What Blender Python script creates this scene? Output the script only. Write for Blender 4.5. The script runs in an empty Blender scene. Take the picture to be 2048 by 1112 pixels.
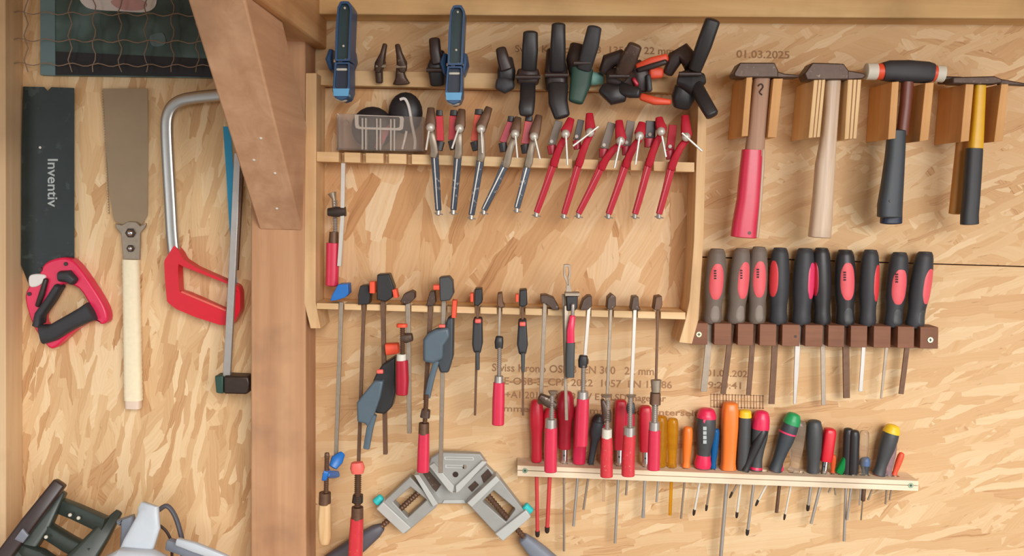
import bpy, bmesh, math, random
from mathutils import Vector, Matrix
random.seed(7)
sc = bpy.context.scene
C = sc.collection
# ------------------------------------------------------------------ camera
F = 1773.0                      # focal length in pixels of the 2048 px wide frame
DIST = 1.6
PITCH, ROLL = math.radians(5.5), math.radians(1.7)
fwd = Vector((0, math.cos(PITCH), -math.sin(PITCH)))
up0 = Vector((0, math.sin(PITCH), math.cos(PITCH)))
rt0 = Vector((1, 0, 0))
RT = rt0*math.cos(ROLL) + up0*math.sin(ROLL)
UP = up0*math.cos(ROLL) - rt0*math.sin(ROLL)
EYE = Vector((0, -DIST, 0))
cam = bpy.data.cameras.new('camera'); co = bpy.data.objects.new('camera', cam); C.objects.link(co)
cam.sensor_width = 36; cam.lens = 36*F/2048; cam.clip_start = .02
co.matrix_world = Matrix(((RT.x, UP.x, -fwd.x, EYE.x), (RT.y, UP.y, -fwd.y, EYE.y), (RT.z, UP.z, -fwd.z, EYE.z), (0, 0, 0, 1)))
sc.camera = co
# ------------------------------------------------------------------ light
w = bpy.data.worlds.new('sky'); sc.world = w; w.use_nodes = True
w.node_tree.nodes['Background'].inputs[0].default_value = (.93, .97, 1, 1)
w.node_tree.nodes['Background'].inputs[1].default_value = .26
def area(name, loc, target, sx, sy, power, col):
    l = bpy.data.lights.new(name, 'AREA'); l.shape = 'RECTANGLE'; l.size = sx; l.size_y = sy; l.energy = power; l.color = col
    o = bpy.data.objects.new(name, l); C.objects.link(o); o.location = loc
    o.rotation_euler = (Vector(target)-Vector(loc)).to_track_quat('-Z', 'Y').to_euler()
area('added_front_key', (1.3, -4.2, 1.05), (.1, 0, -.1), 2.6, 1.9, 190, (1, .985, .96))  # added area light, placed so the roof edge shades the upper wall
area('added_right_fill', (2.3, -3.3, -.7), (.2, 0, -.3), 1.6, 1.7, 26, (1, .98, .95))  # added fill standing in for an unseen opening on the right
area('added_left_fill', (-2.6, -3.2, -.5), (-.3, 0, -.1), 1.2, 1.5, 12, (.95, .98, 1))  # extra weak fill from the left with no opening behind it
sc.view_settings.view_transform = 'Standard'; sc.view_settings.look = 'None'
sc.view_settings.gamma = 1; sc.view_settings.use_curve_mapping = False
sc.view_settings.exposure = 0.08
# ------------------------------------------------------------------ helpers
def P(px, py, d):
    r = RT*((px-1024)/F) - UP*((py-556)/F) + fwd
    return EYE + r*((DIST-d)/r.y)
def S(d): return (DIST-d)/F
def lerp(a, b, t): return a+(b-a)*t
def lin(c):
    f = lambda v: v/12.92 if v <= .04045 else ((v+.055)/1.055)**2.4
    return tuple(f(v/255) for v in c)+(1,)
ROOT = {}
def rootloc(o):
    v = Vector((0, 0, 0))
    while o: v = v+o.location; o = o.parent
    return v
def obj(name, bm, mat, parent=None, bevel=0, ang=35, seg=2, subs=0):
    bmesh.ops.recalc_face_normals(bm, faces=bm.faces)
    if parent is not None: off = rootloc(parent)
    else:
        xs = [v.co for v in bm.verts]
        off = Vector((sum(v.x for v in xs)/len(xs), sum(v.y for v in xs)/len(xs), min(v.z for v in xs)))
    for v in bm.verts: v.co -= off
    me = bpy.data.meshes.new(name); bm.to_mesh(me); bm.free()
    for p in me.polygons: p.use_smooth = True
    me.set_sharp_from_angle(angle=math.radians(ang))
    me.materials.append(mat)
    o = bpy.data.objects.new(name, me); C.objects.link(o)
    if parent is not None: o.parent = parent
    else: o.location = off
    if bevel:
        m = o.modifiers.new('edge', 'BEVEL'); m.width = bevel; m.segments = seg; m.limit_method = 'ANGLE'; m.angle_limit = math.radians(40)
    return o
def tag(o, label, cat, group=None):
    o['label'] = label; o['category'] = cat
    if group: o['group'] = group
    return o
def thing(name, label, cat, base, group=None):
    o = bpy.data.objects.new(name, None); C.objects.link(o); o.empty_display_size = .02
    o.location = P(*base); return tag(o, label, cat, group)
def struct(name, bm, mat, bevel=0):
    o = obj(name, bm, mat, None, bevel); o['kind'] = 'structure'; return o
def NB(): return bmesh.new()
def ring_faces(bm, rings, close0=True, close1=True):
    for a, b in zip(rings, rings[1:]):
        k = len(a)
        for i in range(k): bm.faces.new((a[i], a[(i+1) % k], b[(i+1) % k], b[i]))
    if close0: bm.faces.new(rings[0])
    if close1: bm.faces.new(rings[-1][::-1])
YV = Vector((0, 1, 0))
def frames(cs):
    out = []
    for i, c in enumerate(cs):
        a = cs[max(i-1, 0)]; b = cs[min(i+1, len(cs)-1)]
        t = (b-a); t = t.normalized() if t.length > 1e-9 else Vector((0, 0, -1))
        ref = YV if abs(t.y) < .95 else Vector((0, 0, 1))
        lat = t.cross(ref).normalized(); dep = lat.cross(t).normalized()
        out.append((t, lat, dep))
    return out
def section(n, seg):
    if n == 0: return [(-1, -1), (1, -1), (1, 1), (-1, 1)]
    r = []
    for i in range(seg):
        a = 2*math.pi*(i+.5)/seg; c, s = math.cos(a), math.sin(a)
        r.append((math.copysign(abs(c)**(2/n), c), math.copysign(abs(s)**(2/n), s)))
    return r
def loft(bm, cs, ab, n=2, seg=16, cap0=0., cap1=0., closed=False):
    """rings around world centres cs with half sizes ab = (lateral, depth)"""
    fr = frames(cs); sec = section(n, seg); rings = []
    def ring(c, f, a, b):
        rings.append([bm.verts.new(c + f[1]*(x*a) + f[2]*(y*b)) for x, y in sec])
    if cap0 > 0:
        for A in (84, 66, 45, 24): q = math.radians(A); ring(cs[0]-fr[0][0]*cap0*math.sin(q), fr[0], ab[0][0]*math.cos(q), ab[0][1]*math.cos(q))
    for c, f, (a, b) in zip(cs, fr, ab): ring(c, f, a, b)
    if cap1 > 0:
        for A in (24, 45, 66, 84): q = math.radians(A); ring(cs[-1]+fr[-1][0]*cap1*math.sin(q), fr[-1], ab[-1][0]*math.cos(q), ab[-1][1]*math.cos(q))
    ring_faces(bm, rings)
    return bm
def limb(bm, path, n=2, seg=16, cap0=0, cap1=0):
    """path points (px, py, depth, width px [, thickness px])"""
    cs = [P(*p[:3]) for p in path]
    ab = [(p[3]/2*S(p[2]), (p[4] if len(p) > 4 else p[3])/2*S(p[2])) for p in path]
    d = path[0][2]
    return loft(bm, cs, ab, n, seg, cap0*S(d), cap1*S(d))
def tube(bm, pts, wpx, seg=8, k=0):
    cs = [P(*p) for p in pts]
    if k: cs = smooth3(cs, k)
    r = wpx/2*S(pts[0][2])
    return loft(bm, cs, [(r, r)]*len(cs), 2, seg)
def smooth3(cs, k=5):
    out = []
    for i in range(len(cs)-1):
        p0 = cs[max(i-1, 0)]; p1 = cs[i]; p2 = cs[i+1]; p3 = cs[min(i+2, len(cs)-1)]
        for j in range(k):
            t = j/k
            out.append(.5*((2*p1)+(p2-p0)*t+(2*p0-5*p1+4*p2-p3)*t*t+(3*p1-p0-3*p2+p3)*t**3))
    return out+[cs[-1]]
def cr(pts, k=5):
    """smooth closed outline through pixel points"""
    out = []; n = len(pts)
    for i in range(n):
        p0, p1, p2, p3 = (Vector(pts[(i+q) % n]) for q in (-1, 0, 1, 2))
        for j in range(k):
            t = j/k
            v = .5*((2*p1)+(p2-p0)*t+(2*p0-5*p1+4*p2-p3)*t*t+(3*p1-p0-3*p2+p3)*t**3)
            out.append((v.x, v.y))
    return out
def prism(bm, pts, d, th):
    """outline (px) at depth d, real thickness th towards the wall"""
    f = [bm.verts.new(P(x, y, d)) for x, y in pts]
    b = [bm.verts.new(v.co+Vector((0, th, 0))) for v in f]
    ring_faces(bm, [f, b]); return bm
def rect(x0, y0, x1, y1, sl=0): return [(x0, y0), (x1, y0+sl), (x1, y1+sl), (x0, y1)]
def resample(pts, N):
    n = len(pts); L = [0]
    for i in range(n): L.append(L[-1]+(Vector(pts[(i+1) % n])-Vector(pts[i])).length)
    out = []; j = 0
    for i in range(N):
        s = L[-1]*i/N
        while L[j+1] < s: j += 1
        t = (s-L[j])/(L[j+1]-L[j]); a, b = pts[j], pts[(j+1) % n]
        out.append((lerp(a[0], b[0], t), lerp(a[1], b[1], t)))
    return out
def frame_prism(bm, outer, inner, d, th, N=64):
    o = resample(outer, N); i = resample(inner, N)
    mk = lambda pts, e: [bm.verts.new(P(x, y, d)+Vector((0, e, 0))) for x, y in pts]
    of, jf, ob, ib = mk(o, 0), mk(i, 0), mk(o, th), mk(i, th)
    for k in range(N):
        m = (k+1) % N
        for A, B in ((of, jf), (jf, ib), (ib, ob), (ob, of)): bm.faces.new((A[k], A[m], B[m], B[k]))
    return bm
def hexa(bm, x0, x1, y0, y1, z0, z1):
    v = [bm.verts.new((x, y, z)) for z in (z0, z1) for x, y in ((x0, y0), (x1, y0), (x1, y1), (x0, y1))]
    for q in ((0, 1, 2, 3), (4, 5, 6, 7), (0, 1, 5, 4), (1, 2, 6, 5), (2, 3, 7, 6), (3, 0, 4, 7)): bm.faces.new([v[i] for i in q])
    return bm
def ball(bm, px, py, d, dia, sq=1):
    r = dia/2*S(d); m = bmesh.ops.create_uvsphere(bm, u_segments=16, v_segments=10, radius=r)
    c = P(px, py, d)
    for v in m['verts']: v.co = Vector((v.co.x, v.co.y*sq, v.co.z))+c
    return bm
def disc(bm, px, py, d, dia, th, seg=20):
    """round plate facing the room"""
    r = dia/2*S(d); c = P(px, py, d)
    f = [bm.verts.new(c+Vector((r*math.cos(2*math.pi*i/seg), 0, r*math.sin(2*math.pi*i/seg)))) for i in range(seg)]
    b = [bm.verts.new(v.co+Vector((0, th, 0))) for v in f]
    ring_faces(bm, [f, b]); return bm
def thread(bm, x0, y0, x1, y1, d, w, pitch=4, seg=12):
    n = max(2, int(math.hypot(x1-x0, y1-y0)/pitch*2)); path = []
    for i in range(n+1):
        t = i/n; path.append((lerp(x0, x1, t), lerp(y0, y1, t), d, w if i % 2 else w*.72))
    return limb(bm, path, 2, seg)
def patch(bm, path, t0, t1, phi0, half, lift=1.03, rows=14, cols=9, power=.6):
    """oval inlay lying on the surface of a round handle built by limb()"""
    cs = [P(*p[:3]) for p in path]; fr = frames(cs)
    ab = [(p[3]/2*S(p[2]), (p[4] if len(p) > 4 else p[3])/2*S(p[2])) for p in path]
    L = [0]
    for a, b in zip(cs, cs[1:]): L.append(L[-1]+(b-a).length)
    def at(t):
        s = t*L[-1]
        for i in range(len(cs)-1):
            if s <= L[i+1] or i == len(cs)-2:
                u = (s-L[i])/(L[i+1]-L[i])
                return cs[i].lerp(cs[i+1], u), fr[i][1], fr[i][2], lerp(ab[i][0], ab[i+1][0], u), lerp(ab[i][1], ab[i+1][1], u)
    g = []
    for r in range(rows+1):
        u = r/rows; hw = half*max(.02, 1-abs(2*u-1)**2.6)**power; row = []
        c, lat, dep, a, b = at(lerp(t0, t1, u))
        if lat.x < 0: lat = -lat
        if dep.y > 0: dep = -dep
        for k in range(cols+1):
            v = 2*k/cols-1; phi = phi0+v*hw
            q = .96 if (k in (0, cols) or r in (0, rows)) else lift
            row.append(bm.verts.new(c+lat*(a*math.sin(phi)*q)+dep*(b*math.cos(phi)*q)))
        g.append(row)
    for r in range(rows):
        for k in range(cols): bm.faces.new((g[r][k], g[r][k+1], g[r+1][k+1], g[r+1][k]))
    return bm
# ------------------------------------------------------------------ materials
def newmat(name):
    m = bpy.data.materials.new(name); m.use_nodes = True
    nt = m.node_tree; return m, nt, nt.nodes['Principled BSDF']
def N(nt, t, **k):
    n = nt.nodes.new(t)
    for a, b in k.items(): setattr(n, a, b)
    return n
def mixc(nt, fac, a, b):
    m = N(nt, 'ShaderNodeMix', data_type='RGBA')
    for s, v in ((m.inputs[0], fac), (m.inputs[6], a), (m.inputs[7], b)):
        if hasattr(v, 'is_output'): nt.links.new(v, s)
        else: s.default_value = v
    return m.outputs[2]
def plain(name, col, rough=.45, metal=0., var=.12, scale=60, bump=.0, spec=.5, worn=None, wornamt=.55, coat=0):
    m, nt, b = newmat(name); c = lin(col)
    tc = N(nt, 'ShaderNodeTexCoord'); no = N(nt, 'ShaderNodeTexNoise'); no.inputs['Scale'].default_value = scale; no.inputs['Detail'].default_value = 5
    nt.links.new(tc.outputs['Object'], no.inputs['Vector'])
    lo = tuple(v*(1-var) for v in c[:3])+(1,); hi = tuple(min(1, v*(1+var)) for v in c[:3])+(1,)
    o = mixc(nt, no.outputs[0], lo, hi)
    if worn:
        n2 = N(nt, 'ShaderNodeTexNoise'); n2.inputs['Scale'].default_value = scale*1.3; n2.inputs['Detail'].default_value = 8; n2.inputs['Roughness'].default_value = .7
        nt.links.new(tc.outputs['Object'], n2.inputs['Vector'])
        rp = N(nt, 'ShaderNodeValToRGB'); rp.color_ramp.elements[0].position = wornamt; rp.color_ramp.elements[1].position = wornamt+.06
        nt.links.new(n2.outputs[0], rp.inputs[0]); o = mixc(nt, rp.outputs[0], o, lin(worn))
    nt.links.new(o, b.inputs['Base Color'])
    b.inputs['Roughness'].default_value = rough; b.inputs['Metallic'].default_value = metal
    b.inputs['Specular IOR Level'].default_value = spec; b.inputs['Coat Weight'].default_value = coat
    if bump:
        bp = N(nt, 'ShaderNodeBump'); bp.inputs['Strength'].default_value = bump; bp.inputs['Distance'].default_value = .001
        nt.links.new(no.outputs[0], bp.inputs['Height']); nt.links.new(bp.outputs[0], b.inputs['Normal'])
    return m
def clear(name, col, rough=.12, trans=.85):
    m, nt, b = newmat(name); b.inputs['Base Color'].default_value = lin(col); b.inputs['Roughness'].default_value = rough
    b.inputs['Transmission Weight'].default_value = trans; b.inputs['IOR'].default_value = 1.25
    return m
def wood(name, c1, c2, axis='X', rough=.65, grain=1.0, dirt=None):
    m, nt, b = newmat(name); tc = N(nt, 'ShaderNodeTexCoord'); mp = N(nt, 'ShaderNodeMapping')
    sc_ = {'X': (2.2, 45, 45), 'Y': (45, 2.2, 45), 'Z': (45, 45, 2.2)}[axis]; mp.inputs['Scale'].default_value = tuple(v*grain for v in sc_)
    nt.links.new(tc.outputs['Object'], mp.inputs[0])
    no = N(nt, 'ShaderNodeTexNoise'); no.inputs['Detail'].default_value = 6; no.inputs['Roughness'].default_value = .6; no.inputs['Distortion'].default_value = .4; no.inputs['Scale'].default_value = 1
    nt.links.new(mp.outputs[0], no.inputs['Vector'])
    rp = N(nt, 'ShaderNodeValToRGB'); e = rp.color_ramp.elements; e[0].position = .3; e[0].color = lin(c1); e[1].position = .7; e[1].color = lin(c2)
    nt.links.new(no.outputs[0], rp.inputs[0]); o = rp.outputs[0]
    n2 = N(nt, 'ShaderNodeTexNoise'); n2.inputs['Scale'].default_value = 7; n2.inputs['Detail'].default_value = 4; nt.links.new(tc.outputs['Object'], n2.inputs['Vector'])
    rp2 = N(nt, 'ShaderNodeValToRGB'); rp2.color_ramp.elements[0].position = .5; rp2.color_ramp.elements[1].position = .75
    nt.links.new(n2.outputs[0], rp2.inputs[0])
    dm = dirt or tuple(int(v*.8) for v in c1)
    o = mixc(nt, rp2.outputs[0], o, mixc(nt, .55, o, lin(dm)))
    nt.links.new(o, b.inputs['Base Color']); b.inputs['Roughness'].default_value = rough; b.inputs['Specular IOR Level'].default_value = .25
    bp = N(nt, 'ShaderNodeBump'); bp.inputs['Strength'].default_value = .25; bp.inputs['Distance'].default_value = .001
    nt.links.new(no.outputs[0], bp.inputs['Height']); nt.links.new(bp.outputs[0], b.inputs['Normal'])
    return m
def osb(name, main, spread, tones, length=.12, width=.022, layers=7, seed=0):
    """pressed wood strands: overlapping layers of long cells, each layer turned differently"""
    rnd = random.Random(seed); m, nt, b = newmat(name); tc = N(nt, 'ShaderNodeTexCoord')
    sp = N(nt, 'ShaderNodeSeparateXYZ'); nt.links.new(tc.outputs['Object'], sp.inputs[0])
    cb = N(nt, 'ShaderNodeCombineXYZ'); nt.links.new(sp.outputs[0], cb.inputs[0]); nt.links.new(sp.outputs[2], cb.inputs[1])
    dn = N(nt, 'ShaderNodeTexNoise'); dn.inputs['Scale'].default_value = 22; dn.inputs['Detail'].default_value = 3; nt.links.new(cb.outputs[0], dn.inputs['Vector'])
    sb = N(nt, 'ShaderNodeVectorMath', operation='SUBTRACT'); sb.inputs[1].default_value = (.5, .5, .5); nt.links.new(dn.outputs['Color'], sb.inputs[0])
    ml = N(nt, 'ShaderNodeVectorMath', operation='MULTIPLY_ADD'); ml.inputs[1].default_value = (.012, .012, 0)
    nt.links.new(sb.outputs[0], ml.inputs[0]); nt.links.new(cb.outputs[0], ml.inputs[2])
    col = None; hgt = None
    angs = [spread*(2*i/(layers-1)-1) for i in range(layers)]; rnd.shuffle(angs)
    for k in range(layers):
        a = main+angs[k]+rnd.uniform(-.08, .08)
        mp = N(nt, 'ShaderNodeMapping', vector_type='TEXTURE'); mp.inputs['Rotation'].default_value = (0, 0, a)
        mp.inputs['Location'].default_value = (rnd.uniform(-3, 3), rnd.uniform(-3, 3), 0)
        s = rnd.uniform(.65, 1.35); mp.inputs['Scale'].default_value = (length*s, width*s*rnd.uniform(.7, 1.2), 1)
        nt.links.new(ml.outputs[0], mp.inputs[0])
        vo = N(nt, 'ShaderNodeTexVoronoi', voronoi_dimensions='2D', distance='CHEBYCHEV'); vo.inputs['Scale'].default_value = 1
        nt.links.new(mp.outputs[0], vo.inputs['Vector'])
        sr = N(nt, 'ShaderNodeSeparateColor'); nt.links.new(vo.outputs['Color'], sr.inputs[0])
        # long fibre grain inside the strands
        mg = N(nt, 'ShaderNodeMapping'); mg.inputs['Scale'].default_value = (.6, 7, 1); nt.links.new(mp.outputs[0], mg.inputs[0])
        ng = N(nt, 'ShaderNodeTexNoise', noise_dimensions='2D'); ng.inputs['Scale'].default_value = 1; ng.inputs['Detail'].default_value = 3; nt.links.new(mg.outputs[0], ng.inputs['Vector'])
        ad = N(nt, 'ShaderNodeMath', operation='MULTIPLY_ADD'); ad.inputs[1].default_value = .42; nt.links.new(ng.outputs[0], ad.inputs[0])
        sm = N(nt, 'ShaderNodeMath', operation='MULTIPLY_ADD'); sm.inputs[1].default_value = .8; sm.inputs[2].default_value = -.11
        nt.links.new(sr.outputs[0], sm.inputs[0]); nt.links.new(sm.outputs[0], ad.inputs[2])
        rp = N(nt, 'ShaderNodeValToRGB'); e = rp.color_ramp.elements
        e[0].position = 0; e[0].color = lin(tones[0]); e[1].position = 1; e[1].color = lin(tones[-1])
        for i, t in enumerate(tones[1:-1]):
            q = e.new([.12, .38, .66][i] if len(tones) == 5 else (i+1)/(len(tones)-1)); q.color = lin(t)
        nt.links.new(ad.outputs[0], rp.inputs[0])
        if col is None: col = rp.outputs[0]; hgt = ad.outputs[0]
        else:
            gt = N(nt, 'ShaderNodeMath', operation='GREATER_THAN'); gt.inputs[1].default_value = .5; nt.links.new(sr.outputs[1], gt.inputs[0])
            col = mixc(nt, gt.outputs[0], col, rp.outputs[0])
            mh = N(nt, 'ShaderNodeMix'); nt.links.new(gt.outputs[0], mh.inputs[0]); nt.links.new(hgt, mh.inputs[2]); nt.links.new(ad.outputs[0], mh.inputs[3]); hgt = mh.outputs[0]
    # fine dark splinters
    ms = N(nt, 'ShaderNodeMapping', vector_type='TEXTURE'); ms.inputs['Rotation'].default_value = (0, 0, main+.25); ms.inputs['Scale'].default_value = (.05, .006, 1)
    nt.links.new(ml.outputs[0], ms.inputs[0]); ns = N(nt, 'ShaderNodeTexNoise', noise_dimensions='2D'); ns.inputs['Scale'].default_value = 1; ns.inputs['Detail'].default_value = 6; ns.inputs['Roughness'].default_value = .7
    nt.links.new(ms.outputs[0], ns.inputs['Vector']); rs = N(nt, 'ShaderNodeValToRGB'); rs.color_ramp.elements[0].position = .66; rs.color_ramp.elements[1].position = .74
    nt.links.new(ns.outputs[0], rs.inputs[0]); col = mixc(nt, rs.outputs[0], col, mixc(nt, .5, col, lin((140, 95, 55))))
    nt.links.new(col, b.inputs['Base Color']); b.inputs['Roughness'].default_value = .6; b.inputs['Specular IOR Level'].default_value = .25
    bp = N(nt, 'ShaderNodeBump'); bp.inputs['Strength'].default_value = .3; bp.inputs['Distance'].default_value = .001
    nt.links.new(hgt, bp.inputs['Height']); nt.links.new(bp.outputs[0], b.inputs['Normal'])
    return m
T1 = [(168, 118, 78), (200, 156, 110), (214, 176, 130), (226, 192, 146), (238, 212, 172)]
T2 = [(172, 124, 84), (206, 164, 118), (213, 174, 128), (219, 184, 140), (230, 202, 162)]
M = {}
M['osb_left'] = osb('osb vertical strands', 1.57, .75, T1, .115, .024, 9, 4)
M['osb_up'] = osb('osb upright panel strands', .05, .95, T2, .085, .017, 7, 5)
M['osb_low'] = osb('osb lower panel strands', .05, .95, T2, .085, .017, 7, 11)
M['osb_back'] = osb('osb strands of rack back', 1.5, .7, [(164, 112, 72), (196, 146, 98), (208, 160, 112), (220, 180, 134), (234, 206, 168)], .1, .026, 8, 29)
M['pine_x'] = wood('pine along x', (214, 172, 122), (236, 204, 158), 'X')
M['pine_z'] = wood('pine along z', (206, 164, 118), (232, 198, 152), 'Z')
M['pine_pale'] = wood('pale planed pine', (230, 206, 174), (246, 230, 204), 'X')
M['beam_y'] = wood('sawn beam', (190, 142, 96), (222, 180, 132), 'Y', .75, .6)
M['beam_x'] = wood('sawn plate', (206, 164, 112), (234, 200, 146), 'X', .75, .6)
M['post'] = wood('sawn post', (176, 130, 96), (202, 158, 120), 'Z', .8, .6, (112, 88, 74))
M['brace'] = wood('sawn brace', (190, 146, 112), (214, 172, 138), 'Y', .8, .7)
M['postpale'] = wood('pale post', (206, 172, 132), (230, 200, 160), 'Z', .8, .5)
M['block'] = wood('holder block', (206, 150, 94), (226, 176, 118), 'Z', .6, 1)
M['ply'] = wood('plywood edge', (226, 186, 132), (242, 212, 164), 'Z', .6, 1)
M['plyline'] = plain('plywood dark layer', (150, 100, 60), .7)
M['brown'] = wood('brown hardwood rack', (124, 82, 62), (150, 104, 80), 'X', .6, 1)
M['handle_wood'] = wood('old handle wood', (158, 120, 100), (186, 150, 124), 'Z', .55, 1.5)
M['pale_wood'] = wood('worn pale handle wood', (182, 152, 126), (222, 200, 176), 'Z', .3, 1.5)
M['ochre_wood'] = wood('ochre handle wood', (176, 116, 56), (202, 146, 78), 'Z', .5, 1.5)
M['chip_wood'] = wood('chipped handle wood', (196, 154, 104), (232, 198, 150), 'Z', .6, 1.5)
M['steel'] = plain('bright steel', (186, 180, 174), .4, .7, .12, 90)
M['zinc'] = plain('pale zinc', (214, 208, 198), .4, .4, .08, 90)
M['dull'] = plain('dull steel', (160, 146, 130), .45, .6, .2, 120)
M['chrome'] = plain('chrome', (225, 225, 228), .12, 1, .04)
M['alu'] = plain('aluminium tube', (190, 186, 180), .3, .9, .08)
M['darksteel'] = plain('blackened steel', (70, 58, 52), .45, .6, .3, 90, .15)
M['rust'] = plain('brown rusty steel', (112, 84, 66), .55, .55, .3, 110, .2)
M['cast'] = plain('dark brown cast iron', (84, 66, 56), .45, .4, .3, 90, .2, worn=(140, 122, 108), wornamt=.6)
M['sawsteel'] = plain('pull saw steel', (150, 128, 102), .38, .6, .1, 30)
M['black'] = plain('black plastic', (42, 40, 42), .42, 0, .2, 60)
M['rubber'] = plain('black rubber', (52, 52, 56), .55, 0, .15, 80, .1)
M['blackred'] = plain('brown black plastic', (56, 42, 40), .4, 0, .2)
M['charcoal'] = plain('charcoal plastic', (66, 68, 70), .5, 0, .12)
M['slate'] = plain('slate blue grey plastic', (84, 100, 112), .45, 0, .1)
M['slate_dark'] = plain('dark slate plastic', (58, 64, 70), .5, 0, .12)
M['red'] = plain('pink red lacquer', (210, 48, 78), .32, 0, .1, 70, spec=.5)
M['redworn'] = plain('worn red lacquer', (206, 52, 62), .4, 0, .15, 90, worn=(198, 128, 108), wornamt=.6)
M['redplastic'] = plain('red plastic', (214, 26, 46), .35, 0, .08)
M['pink'] = plain('pink red plastic', (224, 40, 84), .35, 0, .08)
M['insul'] = plain('red insulated plastic', (206, 36, 58), .38, 0, .1)
M['redshaft'] = plain('red shaft sleeve', (200, 62, 62), .45, 0, .1)
M['redmetal'] = plain('red painted metal', (184, 34, 52), .5, 0, .15, 90, spec=.2, worn=(206, 84, 96), wornamt=.64)
M['navymetal'] = plain('dark blue painted metal', (48, 56, 70), .35, .3, .3, 90, worn=(160, 156, 152), wornamt=.57)
M['cherry'] = plain('dark red metal', (176, 30, 52), .35, .1, .1)
M['coral'] = plain('coral inlay', (226, 92, 100), .5, 0, .06)
M['coralred'] = plain('red inlay', (220, 60, 66), .45, 0, .06)
M['inlaypink'] = plain('pink inlay', (226, 62, 106), .4, 0, .06)
M['taupe'] = plain('taupe rubber', (112, 98, 88), .6, 0, .1, 80, .1)
M['taupe_light'] = plain('grey stopper', (138, 126, 116), .6, 0, .06)
M['orange'] = plain('orange plastic', (240, 124, 44), .35, 0, .06)
M['orangered'] = plain('orange red pad', (236, 84, 52), .45, 0, .08)
M['salmon'] = plain('salmon cap', (238, 108, 96), .5, 0, .06)
M['yellow'] = plain('yellow plastic', (236, 196, 40), .4, 0, .06)
M['mustard'] = plain('yellow fibre handle', (224, 172, 34), .4, 0, .1)
M['blue'] = plain('blue plastic', (34, 110, 190), .4, 0, .1)
M['steelblue'] = plain('steel blue plastic', (78, 104, 146), .5, 0, .1)
M['royal'] = plain('blue spring clamp', (44, 80, 120), .4, 0, .15)
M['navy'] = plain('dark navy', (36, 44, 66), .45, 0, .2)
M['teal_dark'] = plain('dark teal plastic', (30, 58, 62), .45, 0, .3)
M['sky'] = plain('light blue tip', (98, 168, 216), .4, 0, .08)
M['bladeblue'] = plain('blue blade', (30, 150, 196), .45, 0, .06)
M['teal'] = plain('teal knob', (44, 190, 190), .45, 0, .08)
M['green'] = plain('green plastic', (34, 150, 86), .4, 0, .1)
M['darkgreen'] = plain('dark green plastic', (42, 74, 64), .5, 0, .15)
M['mint'] = plain('pale green jaw', (120, 170, 160), .5, 0, .15)
M['white'] = plain('white plastic', (228, 222, 218), .5, 0, .05)
M['ivory'] = plain('ivory pad', (214, 210, 196), .5, 0, .08)
M['cord'] = plain('cream cord wrap', (240, 228, 196), .8, 0, .08, 120, .2)
M['printgrey'] = plain('silver print', (176, 186, 186), .6, 0, .1)
M['ink'] = plain('faded stamp ink', (164, 124, 88), .8, 0, .15, 120)
M['inkdark'] = plain('black stamp print', (60, 30, 36), .7)
M['sawblade'] = plain('dark coated saw blade', (34, 44, 43), .4, .1, .45, 26, worn=(54, 66, 64), wornamt=.58)
M['castgrey'] = plain('grey cast alloy', (164, 164, 160), .5, .25, .08, 60, .1)
M['castlight'] = plain('light grey cast alloy', (192, 194, 190), .5, .2, .06, 60, .1)
M['handlegrey'] = plain('blue grey handle', (124, 130, 142), .5, 0, .1)
M['handledark'] = plain('dark grey handle', (84, 82, 90), .5, 0, .1)
M['lightgrey'] = plain('light grey plastic', (196, 204, 212), .45, 0, .05)
M['toolgreen'] = plain('black green plastic', (52, 60, 54), .4, 0, .25, 40, worn=(96, 104, 96), wornamt=.66)
M['amber'] = clear('amber plastic', (232, 178, 44), .2, .75)
M['clearp'] = clear('clear plastic', (232, 222, 210), .14, .9)
M['box'] = clear('clear box plastic', (246, 238, 230), .14, .9)
M['frost'] = clear('frosted box plastic', (232, 220, 208), .4, .45)
M['clearlilac'] = clear('clear lilac plastic', (214, 196, 214), .14, .8)
M['clearblue'] = clear('clear blue plastic', (36, 120, 190), .2, .5)
M['cleargreen'] = clear('clear green plastic', (30, 160, 80), .2, .4)
M['clearorange'] = clear('clear orange plastic', (240, 110, 60), .25, .4)
M['dirt'] = plain('concrete floor', (150, 140, 128), .9)
M['teal_frame'] = plain('pale teal board edge', (104, 130, 134), .6, 0, .1, 20)
M['printblack'] = plain('black print', (26, 26, 28), .55, 0, .3, 30)
M['wire'] = plain('galvanised wire', (150, 128, 110), .6, .2, .2)
M['screw'] = plain('zinc screw', (206, 206, 176), .35, .7, .15, 300)
m, nt, b = newmat('dark green picture print'); M['print'] = m
tc = N(nt, 'ShaderNodeTexCoord'); no = N(nt, 'ShaderNodeTexNoise'); no.inputs['Scale'].default_value = 14; no.inputs['Detail'].default_value = 2
nt.links.new(tc.outputs['Object'], no.inputs['Vector']); rp = N(nt, 'ShaderNodeValToRGB'); e = rp.color_ramp.elements
e[0].position = .3; e[0].color = lin((34, 48, 46)); e[1].position = .75; e[1].color = lin((104, 132, 134)); q = e.new(.52); q.color = lin((62, 86, 78))
nt.links.new(no.outputs[0], rp.inputs[0]); nt.links.new(rp.outputs[0], b.inputs['Base Color']); b.inputs['Roughness'].default_value = .4
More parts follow.
